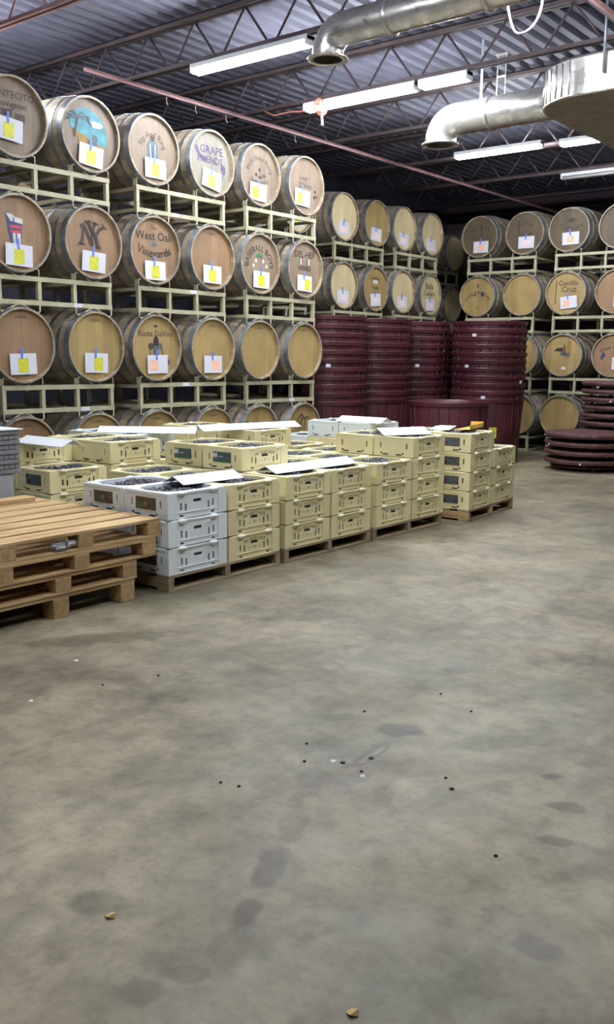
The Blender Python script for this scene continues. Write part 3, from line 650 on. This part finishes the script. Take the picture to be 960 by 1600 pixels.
for g, (xa, xb) in enumerate(DX):
    for r in (1, 2, 3, 4):
        rack((xa+xb)/2 , 13.0, ZR[r], 'cream steel back rack under %s barrels, %s' % (rown[r], ['left bay', 'right bay', 'bay beyond the right edge'][g]), -PI/2)
        for j, x in enumerate((xa, xb)):
            if g == 2: continue
            i = g*2+j+1
            tint = SHADED if r == 1 else (ORA if (r, i) in ((2, 4), (3, 4)) else YEL)  # shade on the backlit top-row heads is put into this darker tint
            cd = {(1, 1): ('o', .03, -.15, 0), (1, 2): ('p', .03, -.13, 0), (1, 3): ('o', .03, -.12, .03), (1, 4): ('p', .1, -.1, 0), (2, 3): ('o', .05, -.13, .1, -.03), (2, 4): ('o', .09, -.12, 0), (3, 4): ('y', .12, -.11, 0, -.05)}.get((r, i))
            dd = {(1, 1): 'shaded barrel with two curves of writing', (1, 2): 'shaded barrel with cursive writing and purple-white card', (1, 3): 'shaded barrel with dark writing and silver hoops', (1, 4): 'barrel cut by the right edge with a purple mark',
                  (2, 1): 'yellow barrel with arched writing over grapes', (2, 2): 'plain yellow barrel with no writing', (2, 3): 'yellow barrel with two lines of writing and tilted card', (2, 4): 'orange barrel with blue mark and orange sticker',
                  (3, 1): 'barrel hidden behind the maroon tubs', (3, 2): 'barrel seen side-on past the maroon tubs', (3, 3): 'yellow barrel with black and grey painted scene', (3, 4): 'orange barrel with arched writing and yellow-stickered card',
                  (4, 1): 'barrel hidden behind the maroon tubs', (4, 2): 'dark barrel beside the maroon tubs', (4, 3): 'plain brown barrel behind the maroon dollies', (4, 4): 'barrel behind the tall dolly stack'}[(r, i)]
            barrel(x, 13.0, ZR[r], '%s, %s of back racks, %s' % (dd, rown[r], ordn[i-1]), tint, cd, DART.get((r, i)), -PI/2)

NTH = ['lowest', 'second from the floor', 'third from the floor', 'fourth from the floor', 'fifth from the floor', 'sixth from the floor', 'seventh from the floor', 'eighth from the floor', 'ninth from the floor', 'tenth from the floor', 'eleventh from the floor']
# ---------------------------------------------------------------- maroon tubs
TH = .86
b = MB()
b.lathe([(0, .0), (.42, 0), (.435, .012), (.474, TH-.055), (.492, TH-.05), (.496, TH-.02), (.5, TH-.008), (.498, TH), (.485, TH), (.480, TH-.01), (.470, TH-.06), (.431, .02), (.42, .01), (0, .01)], n=64, m='maroon')
ME_TUB = smooth_angle(b.mesh('tub_body'), 30)
b = MB()
for k in range(24):
    a = 2*PI*(k+.5)/24; Mx = Matrix.Rotation(a, 4, 'Z')
    b.add([(.455, -.006, .45), (.463, 0, .45), (.455, .006, .45), (.473, -.006, TH-.052), (.484, 0, TH-.052), (.473, .006, TH-.052)], [(0, 1, 4, 3), (1, 2, 5, 4), (0, 2, 1), (3, 4, 5)], 'maroon', Mx)
ME_RIB = b.mesh('rib')
b = MB(); b.box(0, .003, -.028, .028, -.022, .022, 'card'); ME_TL = b.mesh('paper_label')
def tub(x, y, k, label, lab=None):
    t = thing('round_tub', label, 'tub', (x, y, .1*k), random.uniform(0, .25), 'stacked maroon tubs')
    obj('tub_body', ME_TUB, t); obj('rib', ME_RIB, t)
    if lab:
        ang = lab - t.rotation_euler[2]
        o = obj('paper_label', ME_TL, t, (.487*math.cos(ang), .487*math.sin(ang), TH-.085), ang)
    return t
TP = [(-7.03, 9.1, 11, 'leftmost tall stack'), (-7.04, 10.11, 11, 'second tall stack from left'), (-7.04, 11.12, 11, 'third tall stack from left'), (-7.0, 12.13, 11, 'shaded stack behind the others'), (-6.03, 11.40, 11, 'wide front right stack')]
for si, (x, y, n, nm) in enumerate(TP):
    toc = math.atan2(-y, -x)
    for k in range(n):
        lab = {(0, 10): toc-.5, (0, 8): toc-.35, (0, 5): toc+.05, (2, 5): toc+.1, (4, 9): toc-.42, (4, 5): toc-.62, (4, 3): toc+1.05, (4, 1): toc-.1}.get((si, k))
        jx, jy_ = random.uniform(-.008, .008), random.uniform(-.008, .008)
        tub(x+jx, y+jy_, k, 'maroon round tub, %s in the %s' % (NTH[k] if k < n-1 else 'topmost', nm), lab)
tub(-5.83, 10.03, 0, 'single maroon round tub standing alone before the wide stack')
b = MB(); b.box(0, .004, -.05, .05, -.07, .07, 'yellow')
a = math.atan2(-11.4, -6.03)+1.15
lab = obj('yellow_notice', b, None, (-6.03+.475*math.cos(a), 11.40+.475*math.sin(a), .42), a); lab['label'] = 'yellow notice stuck low on the wide tub stack'; lab['category'] = 'notice'

# maroon dollies
b = MB(); b.lathe([(0, .078), (.44, .078), (.46, .088), (.52, .092), (.535, .085), (.538, .06), (.528, .055), (.52, .036), (.49, .03), (.0, .03)], n=56, m='maroon2'); ME_DT = smooth_angle(b.mesh('platform'), 30)
b = MB(); b.tube([(-.014, 0, .022), (.014, 0, .022)], .022, 'rubber', 14); b.box(-.02, .02, -.012, .012, .022, .034, 'galv'); ME_W = b.mesh('caster')
b = MB(); b.lathe([(0, .006), (.01, .005), (.014, 0)], n=8, m='card'); ME_FL = b.mesh('paint_fleck')
def dolly(x, y, z, label, ph):
    t = thing('tub_dolly', label, 'dolly', (x, y, z), ph, 'stacked maroon round dollies')
    obj('platform', ME_DT, t)
    for k in range(5):
        a = 2*PI*k/5; obj('caster', ME_W, t, (.40*math.cos(a), .40*math.sin(a), 0), a)
    for k in range(4):
        a = random.uniform(0, 2*PI); o = obj('paint_fleck', ME_FL, t, (.536*math.cos(a), .536*math.sin(a), .05)); o.rotation_euler = (0, PI/2, a)
b = MB(); b.tube([(-.02, 0, .05), (.02, 0, .05)], .05, 'rubber', 18); b.box(-.03, .03, -.02, .02, .05, .105, 'galv'); ME_W2 = b.mesh('caster')
for k in range(4):
    dolly(-4.60, 11.42, .06+.108*k, 'maroon round dolly, %s in the low stack' % ['lowest', 'second', 'third', 'topmost'][k], .7*k)
dx, dy = -4.55, 12.40
for k in range(10):
    dolly(dx, dy, .06+.105*k, 'maroon round dolly, %s in the tall rear stack' % NTH[k], .9*k)
for (x, y, nm) in ((-4.60, 11.42, 'low'), (dx, dy, 'tall rear')):
    b = MB()
    for k in range(5):
        a = 2*PI*k/5+.3; b.tube([(.38*math.cos(a)-.02, .38*math.sin(a), .03), (.38*math.cos(a)+.02, .38*math.sin(a), .03)], .03, 'rubber', 16)
    b.lathe([(0, .05), (.45, .05), (.45, .06), (0, .06)], n=40, m='maroon2')
    thing('tub_dolly', 'wheeled maroon base dolly under the %s dolly stack' % nm, 'dolly', (x, y, 0), 0, 'stacked maroon round dollies', b)

# ---------------------------------------------------------------- pallets
def stringer_pallet(x0, y0, dx, dy, label, h=.098, rz=0, m='pineold', mx='pineoldx', bottom=True):
    t = thing('wooden_pallet', label, 'pallet', (x0, y0, 0), rz, 'pallets carrying grape crates')
    for y in (0, dy/2-.022, dy-.045):
        b = MB(); b.box(-dx, 0, y, y+.045, .016, h-.018, mx, bev=.002); obj('stringer', b, t)
    n = 7; wd = .105; gap = (dx-n*wd)/(n-1)
    for i in range(n):
        b = MB(); x = -i*(wd+gap); b.box(x-wd, x, 0, dy, h-.018, h, m, bev=.002); obj('deck_board', b, t)
    for x in (0, -dx/2+.05, -dx+.1):
        b = MB(); b.box(x-.1, x, 0, dy, 0, .016, m, bev=.002); obj('bottom_board', b, t)
    return t
fr = [3.612, 4.66, 5.70]
for k, y in enumerate(fr):
    stringer_pallet(-3.925, y, 1.2, 1.0, 'weathered stringer pallet under %s front-row crates' % ['the white', 'the second group of', 'the third group of'][k])
stringer_pallet(-3.80, 6.93, 1.2, .97, 'reddish wooden pallet under the rightmost front-row crates', rz=.07, m='pineold', mx='pineox')
bk = [3.80, 4.83, 5.88, 7.34]
for k, y in enumerate(bk):
    stringer_pallet(-5.30 if k < 3 else -5.12, y, 1.17, 1.0, 'weathered pallet under back-row crates, %s from the left' % ordn[k])

def block_pallet(x0, y0, z, dx, dy, h, label, rz, nt, top=True):
    t = thing('wooden_pallet', label, 'pallet', (x0, y0, z), rz, 'bare pallets stacked at the left edge')
    bh = h-.020-.014-(.014 if top else .014)
    zb = .014 if top else 0
    z2 = h-.020-.014
    for i, x in enumerate((0, -dx/2+.05, -dx+.1)):
        for j, y in enumerate((.0, dy/2-.05, dy-.1)):
            b = MB(); b.box(x-.1, x, y, y+.1, zb, z2, 'pineox', bev=.003); obj('block', b, t)
        if top: b = MB(); b.box(x-.1, x, 0, dy, 0, .014, 'pine', bev=.002); obj('bottom_board', b, t)
    for y in (0, dy/2-.05, dy-.1):
        b = MB(); b.box(-dx, 0, y, y+.1, z2, z2+.014, 'pineox', bev=.002); obj('cross_board', b, t)
    wd = (dx-.042*(nt-1))/nt
    for i in range(nt):
        b = MB(); x = -i*(wd+.042); b.box(x-wd, x, random.uniform(-.01, .01), dy+random.uniform(-.015, .005), h-.020, h, 'pine', bev=.003); obj('deck_board', b, t)
    return t
block_pallet(-3.96, 2.385, 0, 1.15, 1.0, .125, 'bare wooden pallet on the floor, lowest of the left stack', .0, 6, False)
block_pallet(-3.955, 2.40, .125, 1.15, 1.0, .108, 'bare wooden pallet, second from the floor in the left stack', .0, 6)
block_pallet(-3.95, 2.50, .233, 1.15, 1.04, .108, 'bare wooden pallet, third from the floor in the left stack', .0, 6)
block_pallet(-3.95, 2.52, .341, 1.15, 1.06, .108, 'bare golden wooden pallet on top of the left stack', .0, 7)
b = MB(); b.box(-.11, 0, -.6, .36, 0, .03, 'pine', bev=.003)
thing('loose_plank', 'loose pine plank lying on the back of the top bare pallet', 'plank', (-4.98, 3.1, .4495), .0, None, b)
b = MB()
random.seed(3)
import bmesh
def crumple(r, seed, sx=1, sy=1, sz=1, m='plastic'):
    rnd = random.Random(seed); b2 = bmesh.new(); bmesh.ops.create_icosphere(b2, subdivisions=3, radius=r)
    for v in b2.verts: v.co = Vector((v.co.x*sx, v.co.y*sy, v.co.z*sz))*(1+rnd.uniform(-.28, .28))
    me = bpy.data.meshes.new('film'); b2.to_mesh(me); b2.free(); me.materials.append(K[m]); return me
o = thing('plastic_film', 'crumpled clear plastic film hanging in the top bare pallet', 'plastic', (-3.985, 2.93, .385), 0, None, crumple(.05, 1, .5, 1.6, .45))
b = MB(); b.box(-.015, .0, -.05, .02, -.012, .004, 'galv', bev=.003); b.box(-.01, .0, .015, .03, -.01, .04, 'galv', bev=.003)
thing('metal_clamp', 'small shiny metal clamp in the top bare pallet', 'clamp', (-3.945, 2.90, .375), 0, None, b)

# grey corrugated stack at left edge
t = thing('cardboard_stack', 'grey corrugated stack at the left edge behind the bare pallets', 'cardboard', (-5.19, 3.50, 0), 0)
for k in range(9):
    b = MB(); b.box(-.48, (.0 if k % 2 else .006), -.8, .0, .61+.031*k, .61+.031*k+.028, 'grey', bev=.003)
    n = 20
    for j in range(n): b.box(-.002, .008, -.8+.8*j/n, -.8+.8*j/n+.02, .61+.031*k+.004, .61+.031*k+.024, 'grey')
    obj('corrugated_sheet', b, t)
b = MB(); b.box(-.48, 0, -.8, -.05, 0, .609, 'greyl', bev=.01); obj('carton', b, t)
b = MB(); b.box(-.49, .016, -.8, .02, .890, .896, 'paper'); obj('cover_sheet', b, t)

# ---------------------------------------------------------------- grape crates
CX, CY, CH, CP = .183, .243, .158, .1635
def panel(b, O, U, Nn, W, Hh, holes, m, t=.007):
    O, U, Nn = Vector(O), Vector(U), Vector(Nn); V = Vector((0, 0, 1))
    us = sorted({-W, W} | {h[0]-h[2]/2 for h in holes} | {h[0]+h[2]/2 for h in holes})
    vs_ = sorted({0, Hh} | {h[1]-h[3]/2 for h in holes} | {h[1]+h[3]/2 for h in holes})
    def hole(u, v): return any(abs(u-h[0]) < h[2]/2 and abs(v-h[1]) < h[3]/2 for h in holes)
    # inside wall is emitted as separate offset layer
    for i in range(len(us)-1):
        for j in range(len(vs_)-1):
            if hole((us[i]+us[i+1])/2, (vs_[j]+vs_[j+1])/2): continue
            q = [(us[i], vs_[j]), (us[i+1], vs_[j]), (us[i+1], vs_[j+1]), (us[i], vs_[j+1])]
            b.add([O+U*u+V*v for u, v in q], [(0, 1, 2, 3)], m)
            b.add([O+U*u+V*v-Nn*t for u, v in q], [(3, 2, 1, 0)], m)
    for h in holes:
        a, c, d, e = h[0]-h[2]/2, h[0]+h[2]/2, h[1]-h[3]/2, h[1]+h[3]/2
        q = [(a, d), (c, d), (c, e), (a, e)]
        for k in range(4):
            p, r = q[k], q[(k+1) % 4]
            b.add([O+U*p[0]+V*p[1], O+U*r[0]+V*r[1], O+U*r[0]+V*r[1]-Nn*t, O+U*p[0]+V*p[1]-Nn*t], [(0, 1, 2, 3)], m)
def crate_mesh(m):
    b = MB(); H = CH-.006
    hf = [(0, .096, .066, .019), (-.132, .070, .014, .042), (-.094, .062, .014, .042), (.094, .062, .014, .042), (.132, .070, .014, .042), (-.13, .012, .032, .014), (.13, .012, .032, .014)]
    hs = [(-.125, .085, .013, .046), (.125, .085, .013, .046), (-.085, .1445, .055, .010), (.075, .1445, .055, .010), (-.08, .014, .055, .014), (-.118, .024, .02, .014), (.05, .014, .055, .014), (.088, .024, .02, .014)]
    panel(b, (CX, 0, 0), (0, 1, 0), (1, 0, 0), CY, H, hf, m); panel(b, (-CX, 0, 0), (0, 1, 0), (-1, 0, 0), CY, H, hf, m)
    panel(b, (0, -CY, 0), (1, 0, 0), (0, -1, 0), CX, H, hs, m); panel(b, (0, CY, 0), (1, 0, 0), (0, 1, 0), CX, H, hs, m)
    for s_ in (-1, 1):      # raised mould lines on the handle faces
        def rb(y0, y1, z0, z1, d=.006): b.box(min(s_*CX, s_*(CX+d)), max(s_*CX, s_*(CX+d)), y0, y1, z0, z1, m)
        rb(-CY, -.170, 0, H); rb(.170, CY, 0, H); rb(-.170, .170, .030, .036, .004); rb(-.17, .17, 0, .003, .004); rb(-.170, .170, H-.006, H)
    b.box(-CX+.004, CX-.004, -CY+.004, CY-.004, 0.002, .008, m)
    b.box(-CX+.010, CX-.010, -CY+.010, CY-.010, 0.009, .120, 'grape')
    # rounded rim
    n = 48; out = []; inn = []
    for k in range(n):
        a = 2*PI*(k+.5)/n; c, s_ = math.cos(a), math.sin(a)
        q = 1/max(abs(c)/(CX+.004), abs(s_)/(CY+.002)); out.append((c*q, s_*q))
        e = 3.2; q = 1/((abs(c)/(CX-.022))**e+(abs(s_)/(CY-.028))**e)**(1/e); inn.append((c*q, s_*q))
    vs = [(x, y, H-.012) for x, y in out] + [(x, y, H+.002) for x, y in out] + [(x*.985, y*.985, H+.006) for x, y in out] + [(x, y, H+.006) for x, y in inn] + [(x*.985, y*.985, .119) for x, y in inn]
    fs = [(l*n+k, l*n+(k+1) % n, (l+1)*n+(k+1) % n, (l+1)*n+k) for l in range(4) for k in range(n)]
    b.add(vs, fs, m)
    return b.mesh('crate_body')
MC = {'c': crate_mesh('cream'), 'w': crate_mesh('white')}
def tab_mesh(m):
    b = MB(); n = 12
    P = [(.017*math.cos(2*PI*k/n)+.006, .034*math.sin(2*PI*k/n)) for k in range(n)]
    vs = [(x*.6, y*.7, -.018) for x, y in P] + [(x, y, -.004) for x, y in P] + [(x*.9, y*.9, .003) for x, y in P] + [(x*.45-.003, y*.4, .009) for x, y in P]
    b.add(vs, [(l*n+k, l*n+(k+1) % n, (l+1)*n+(k+1) % n, (l+1)*n+k) for l in range(3) for k in range(n)] + [tuple(range(n))[::-1], tuple(range(3*n, 4*n))], m, None, False)
    return b.mesh('corner_tab')
MT = {'c': tab_mesh('tabc'), 'w': tab_mesh('tabw')}
b = MB()
V, F = text_geo('JAK VINEYARDS', .030, .012)
R = .42; b.add([(0, (R+y)*math.sin(x/R), (R+y)*math.cos(x/R)-R) for x, y in V], F, 'faint')
V, F = text_geo('28', .022, .01); b.add([(0, x, y-.052) for x, y in V], F, 'faint')
b.box(-.0002, .0, -.06, -.03, -.054, -.052, 'faint'); b.box(-.0002, .0, .03, .06, -.054, -.052, 'faint')
ME_LET = b.mesh('lettering')
def pic(m, kind):
    b = MB(); b.box(-.088, .088, -.002, 0, -.036, .036, m)
    def q(x0, x1, z0, z1, mm, e): b.box(x0, x1, -.002-.0004*e, -.002, z0, z1, mm)
    if kind == 'd': q(-.03, .04, -.02, .012, 'slate', 1); q(-.06, -.03, -.03, .0, 'ink2', 1)
    elif kind == 'b':
        b.add([(.0+.018*math.cos(2*PI*k/12), -.0028, -.004+.017*math.sin(2*PI*k/12)) for k in range(12)], [tuple(range(12))], 'ochre')
        b.add([(-.035+.022*math.cos(2*PI*k/8), -.0026, -.008+.013*math.sin(2*PI*k/8)) for k in range(8)], [tuple(range(8))], 'green')
        b.add([(.03+.022*math.cos(2*PI*k/8), -.0026, -.01+.012*math.sin(2*PI*k/8)) for k in range(8)], [tuple(range(8))], 'purple')
        b.add([(.0+.008*math.cos(2*PI*k/8), -.0032, .0+.008*math.sin(2*PI*k/8)) for k in range(8)], [tuple(range(8))], 'faint')
    else:
        q(-.088, -.045, -.004, .026, 'card', 1); q(-.088, .088, .028, .036, 'green', 1); q(-.088, .088, -.036, -.028, 'green', 1)
        q(-.04, .02, -.02, .018, 'slate', 1); q(-.03, .01, .0, .006, 'card', 2); q(.04, .07, -.02, .02, 'slate', 1)
    return b.mesh('picture_label')
MP = {'b': pic('label', 'b'), 'g': pic('labelg', 'g'), 'd': pic('labelg', 'd')}
def crate(x, y, z, kind, label, letter=True, picl=None, rz=0, tabs=True):
    t = thing('grape_crate', label, 'crate', (x, y, z), rz, 'grape crates stacked on pallets')
    obj('crate_body', MC[kind], t)
    if tabs:
        for sx in (-1, 1):
            for y_ in (-.13, .13): obj('corner_tab', MT[kind], t, (sx*(CX+.001), y_, CH-.004), 0 if sx > 0 else PI)
    if letter and kind == 'c': obj('lettering', ME_LET, t, (CX+.0008, 0, .116))
    if picl: obj('picture_label', MP[picl], t, (0, -CY-.0004, .085))
    return t
def grapes_mesh(seed):
    rnd = random.Random(seed); b2 = bmesh.new()
    bmesh.ops.create_icosphere(b2, subdivisions=1, radius=.0135)
    bv = [v.co.copy() for v in b2.verts]; bf = [tuple(v.index for v in f.verts) for f in b2.faces]; b2.free()
    b = MB(); nx, ny = 13, 18
    for i in range(nx):
        for j in range(ny):
            x = (i-(nx-1)/2)*.0235+rnd.uniform(-.006, .006); y = (j-(ny-1)/2)*.0225+rnd.uniform(-.006, .006)
            if (abs(x)/.150)**3.2+(abs(y)/.204)**3.2 > 1: continue
            z = .130+.012*math.sin(x*23+seed)*math.cos(y*19+seed)+rnd.uniform(-.006, .006)
            b.add([v+Vector((x, y, z)) for v in bv], bf, 'grape', None, True)
    n = 24; b.add([(.15*math.cos(2*PI*k/n), .2*math.sin(2*PI*k/n), .1215) for k in range(n)], [tuple(range(n))], 'grape')
    return b.mesh('wine_grapes')
GM = [grapes_mesh(s) for s in range(3)]
def grapes(x, y, z, label, rz=0, k=0):
    o = thing('wine_grapes', label, 'grapes', (x, y, z), rz, 'dark grapes in the open crates', GM[k % 3]); o['kind'] = 'stuff'
lv = {0: 'lowest', 1: 'second up', 2: 'third up', 3: 'fourth up'}
dep = ['front', 'middle', 'rear']
def place_stacks(px, py, pname, cols, rz=0, zb=.0985, cyo=.2475, pit_=.5035, pics={}, dpx=.39):
    """cols: list (left,right) of three (height, kind-string) from front to rear"""
    for c in range(2):
        for d in range(3):
            h, kinds = cols[c][d]
            for l in range(h):
                kd = kinds[min(l, len(kinds)-1)]
                lx, ly = -.19-d*dpx, cyo+c*pit_
                gx = px+lx*math.cos(rz)-ly*math.sin(rz); gy = py+lx*math.sin(rz)+ly*math.cos(rz)
                jx = random.uniform(-.003, .003)
                nm = '%s grape crate, %s, %s %s stack of %s' % ({'c': 'cream', 'w': 'white'}[kd], lv[l]+(' and topmost' if l == h-1 else ''), ['left', 'right'][c], dep[d], pname)
                vis_front = d == 0 or l >= cols[c][d-1][0] or d == 0
                crate(gx+jx, gy+random.uniform(-.002, .002), zb+CP*l, kd, nm, vis_front, pics.get((c, d, l)), rz+random.uniform(-.006, .006), vis_front or l == h-1)
                if l == h-1: grapes(gx, gy, zb+CP*l, 'dark grapes in top %s crate, %s %s stack of %s' % ({'c': 'cream', 'w': 'white'}[kd], ['left', 'right'][c], dep[d], pname), rz, c+d)
C, W_ = 'c', 'w'
place_stacks(-3.925, 3.612, 'first front pallet', [[(3, W_), (3, W_), (0, C)], [(3, C), (3, C), (3, C)]], pics={(0, 0, 2): 'b', (0, 1, 2): 'b', (0, 0, 1): 'b', (0, 0, 0): 'b'})
place_stacks(-3.925, 4.66, 'second front pallet', [[(3, C), (4, C), (4, C)], [(3, C), (3, C), (3, C)]], pics={(0, 1, 3): 'g', (0, 2, 3): 'g'})
place_stacks(-3.925, 5.725, 'third front pallet', [[(3, C), (3, C), (3, C)], [(4, C), (4, C), (3, C)]])
place_stacks(-3.80, 6.93, 'fourth front pallet', [[(4, C), (4, C), (3, C)], [(3, C), (3, C), (3, C)]], rz=.07, pit_=.487, cyo=.245, pics={(0, 0, l): 'd' for l in range(4)})
place_stacks(-5.30, 3.80, 'first back pallet', [[(3, C), (4, C), (3, C)], [(4, C), (4, C), (3, C)]], pics={(0, 0, 2): 'd'}, pit_=.53, cyo=.244)
place_stacks(-5.30, 4.83, 'second back pallet', [[(3, C), (4, 'cccw'), (4, 'cccw')], [(3, C), (3, C), (3, C)]])
place_stacks(-5.30, 5.88, 'third back pallet', [[(4, C), (4, C), (4, C)], [(3, C), (3, C), (3, 'ccw')]])
place_stacks(-5.12, 7.34, 'fourth back pallet', [[(4, 'cccw'), (4, 'cccw'), (3, 'ccw')], [(3, C), (3, C), (3, C)]])

# folded white cardboard flaps lying on the crates
def flap(x, y0, y1, z, label, wd=.15, rz=0, m='paper', tilt=0):
    b = MB(); n = y1-y0; h = wd*.34
    for (a, c) in (((0, h), (-wd*.75, 0)), ((0, h), (wd*.75, 0))):
        vs = [(a[0], 0, a[1]), (a[0], n, a[1]), (c[0], n, c[1]), (c[0], 0, c[1])]
        vs += [(p[0], p[1], p[2]+.004) for p in vs]
        b.add(vs, [(0, 1, 2, 3), (7, 6, 5, 4), (0, 4, 5, 1), (1, 5, 6, 2), (2, 6, 7, 3), (3, 7, 4, 0)], m)
    o = thing('cardboard_flap', label, 'cardboard', (x, y0, z), rz, 'folded white cardboard strips', b); o.rotation_euler = (tilt, 0, rz)
zt = lambda k: .0985+CP*k
flap(-4.20, 3.91, 4.43, zt(3)-.002, 'folded white strip between white and cream crates of the first front pallet', .13, -.04)
flap(-4.155, 4.72, 5.64, zt(3)-.002, 'long folded white strip across the second front pallet', .13, -.01)
flap(-5.72, 3.92, 4.45, zt(4)-.002, 'white strip on the leftmost back crates beside the grey stack', .13, -PI/2)
flap(-6.08, 4.86, 5.66, zt(4)-.002, 'white strip on the small white crates at the back', .13, -.92)
flap(-5.60, 5.50, 6.55, zt(4)-.002, 'long white strip on the raised back crates near the racks', .13, -.2)
flap(-5.55, 7.46, 8.0, zt(4)-.002, 'white strip lying on the tall white back crates', .14, -PI/2)
flap(-4.30, 6.26, 6.72, zt(4)-.002, 'wide white strip on the raised crates of the third front pallet', .15, -.42)
b = MB(); b.box(-.09, .09, -.13, .13, 0, .003, 'paper'); b.box(-.05, .10, -.02, .10, .003, .012, 'paper')
thing('paper_sheet', 'crumpled white paper on the tall right crates', 'paper', (-4.25, 7.22, zt(4)+.006), .3, None, b).rotation_euler = (.06, .0, .3)
b = MB(); b.box(-.06, .06, -.2, .2, 0, .004, 'amber'); b.box(.056, .06, -.2, .2, 0, .04, 'amber'); b.box(-.06, .06, .196, .2, 0, .05, 'amber')
o = thing('amber_cardboard', 'amber yellow cardboard piece on the tall right crates', 'cardboard', (-4.06, 7.38, zt(4)+.006), .2, None, b)

# ---------------------------------------------------------------- floor marks and debris
def blob(x, y, rx, ry, rz, m, seed, name, label, cat, h=.0012, kind=None):
    rnd = random.Random(seed); b = MB(); n = 36
    ph = [rnd.uniform(0, 6.28) for _ in range(4)]
    P = []
    for k in range(n):
        a = 2*PI*k/n; q = 1+sum(.09*math.sin((j+2)*a+ph[j]) for j in range(4)); P.append((rx*q*math.cos(a), ry*q*math.sin(a)))
    b.add([(x_, y_, 0) for x_, y_ in P]+[(x_*.96, y_*.96, h) for x_, y_ in P], [(k, (k+1) % n, n+(k+1) % n, n+k) for k in range(n)]+[tuple(range(n, 2*n))], m)
    return thing(name, label, cat, (x, y, 0.0003), rz, None, b)
spk = [(-2.9, 2.6, 'b'), (-2.99, 2.37, 'b'), (-1.96, 2.455, 'b'), (-1.873, 2.335, 'b'), (-1.98, 2.84, 'b'), (-1.85, 3.2, 'b'), (-1.766, 2.411, 'b'), (-1.713, 2.503, 'b'), (-1.677, 2.395, 'b'), (-1.381, 2.479, 'b'), (-1.436, 2.535, 'b'), (-1.916, 2.054, 'b'), (-1.98, 2.035, 'b'), (-1.08, 2.2, 'b'), (-1.66, 3.11, 'b')]
pl_ = ['below the white crates', 'left of the upper middle', 'upper of the two left of the oil spot', 'lower of the two left of the oil spot', 'above and left of the oil spot', 'far up the right half', 'left of the pale scrape', 'right of the pale scrape', 'below the pale scrape', 'largest, right of centre', 'just above the largest', 'centre, in the shadow streak', 'left of the shadow streak', 'low on the right', 'right of the oil spot']
for i, (x, y, _) in enumerate(spk):
    b = MB(); r = .009 if i in (6, 7, 9) else .006
    b.lathe([(0, .006), (r*.7, .005), (r, .002), (r*.9, 0)], n=9, m='gum'); thing('grape_crumb', 'tiny dark grape crumb on the floor, '+pl_[i], 'crumb', (x, y, 0), i, 'dark crumbs on the concrete floor', b)
for (x, y, l) in ((-1.678, 1.336, 'at lower left'), (-1.015, 1.438, 'at the bottom edge')):
    b = MB(); b.add([(-.015, -.008, .001), (.002, -.014, .006), (.016, -.002, .002), (.006, .012, .008), (-.01, .009, .003)], [(0, 1, 2, 3, 4), (4, 3, 2, 1, 0)], 'leaf')
    thing('dry_leaf', 'tiny tan leaf scrap on the floor '+l, 'leaf', (x, y, 0), 0, None, b)
for (x, y, l) in ((-3.337, 2.499, 'near the bare pallets'), (-3.066, 2.071, 'at the left edge'), (-1.80, 2.40, 'beside the pale scrape'), (-1.655, 2.372, 'below the pale scrape')):
    b = MB(); b.lathe([(0, .004), (.007, .003), (.010, 0)], n=8, m='card'); thing('paper_scrap', 'tiny white scrap on the floor '+l, 'scrap', (x, y, 0), 0, None, b)
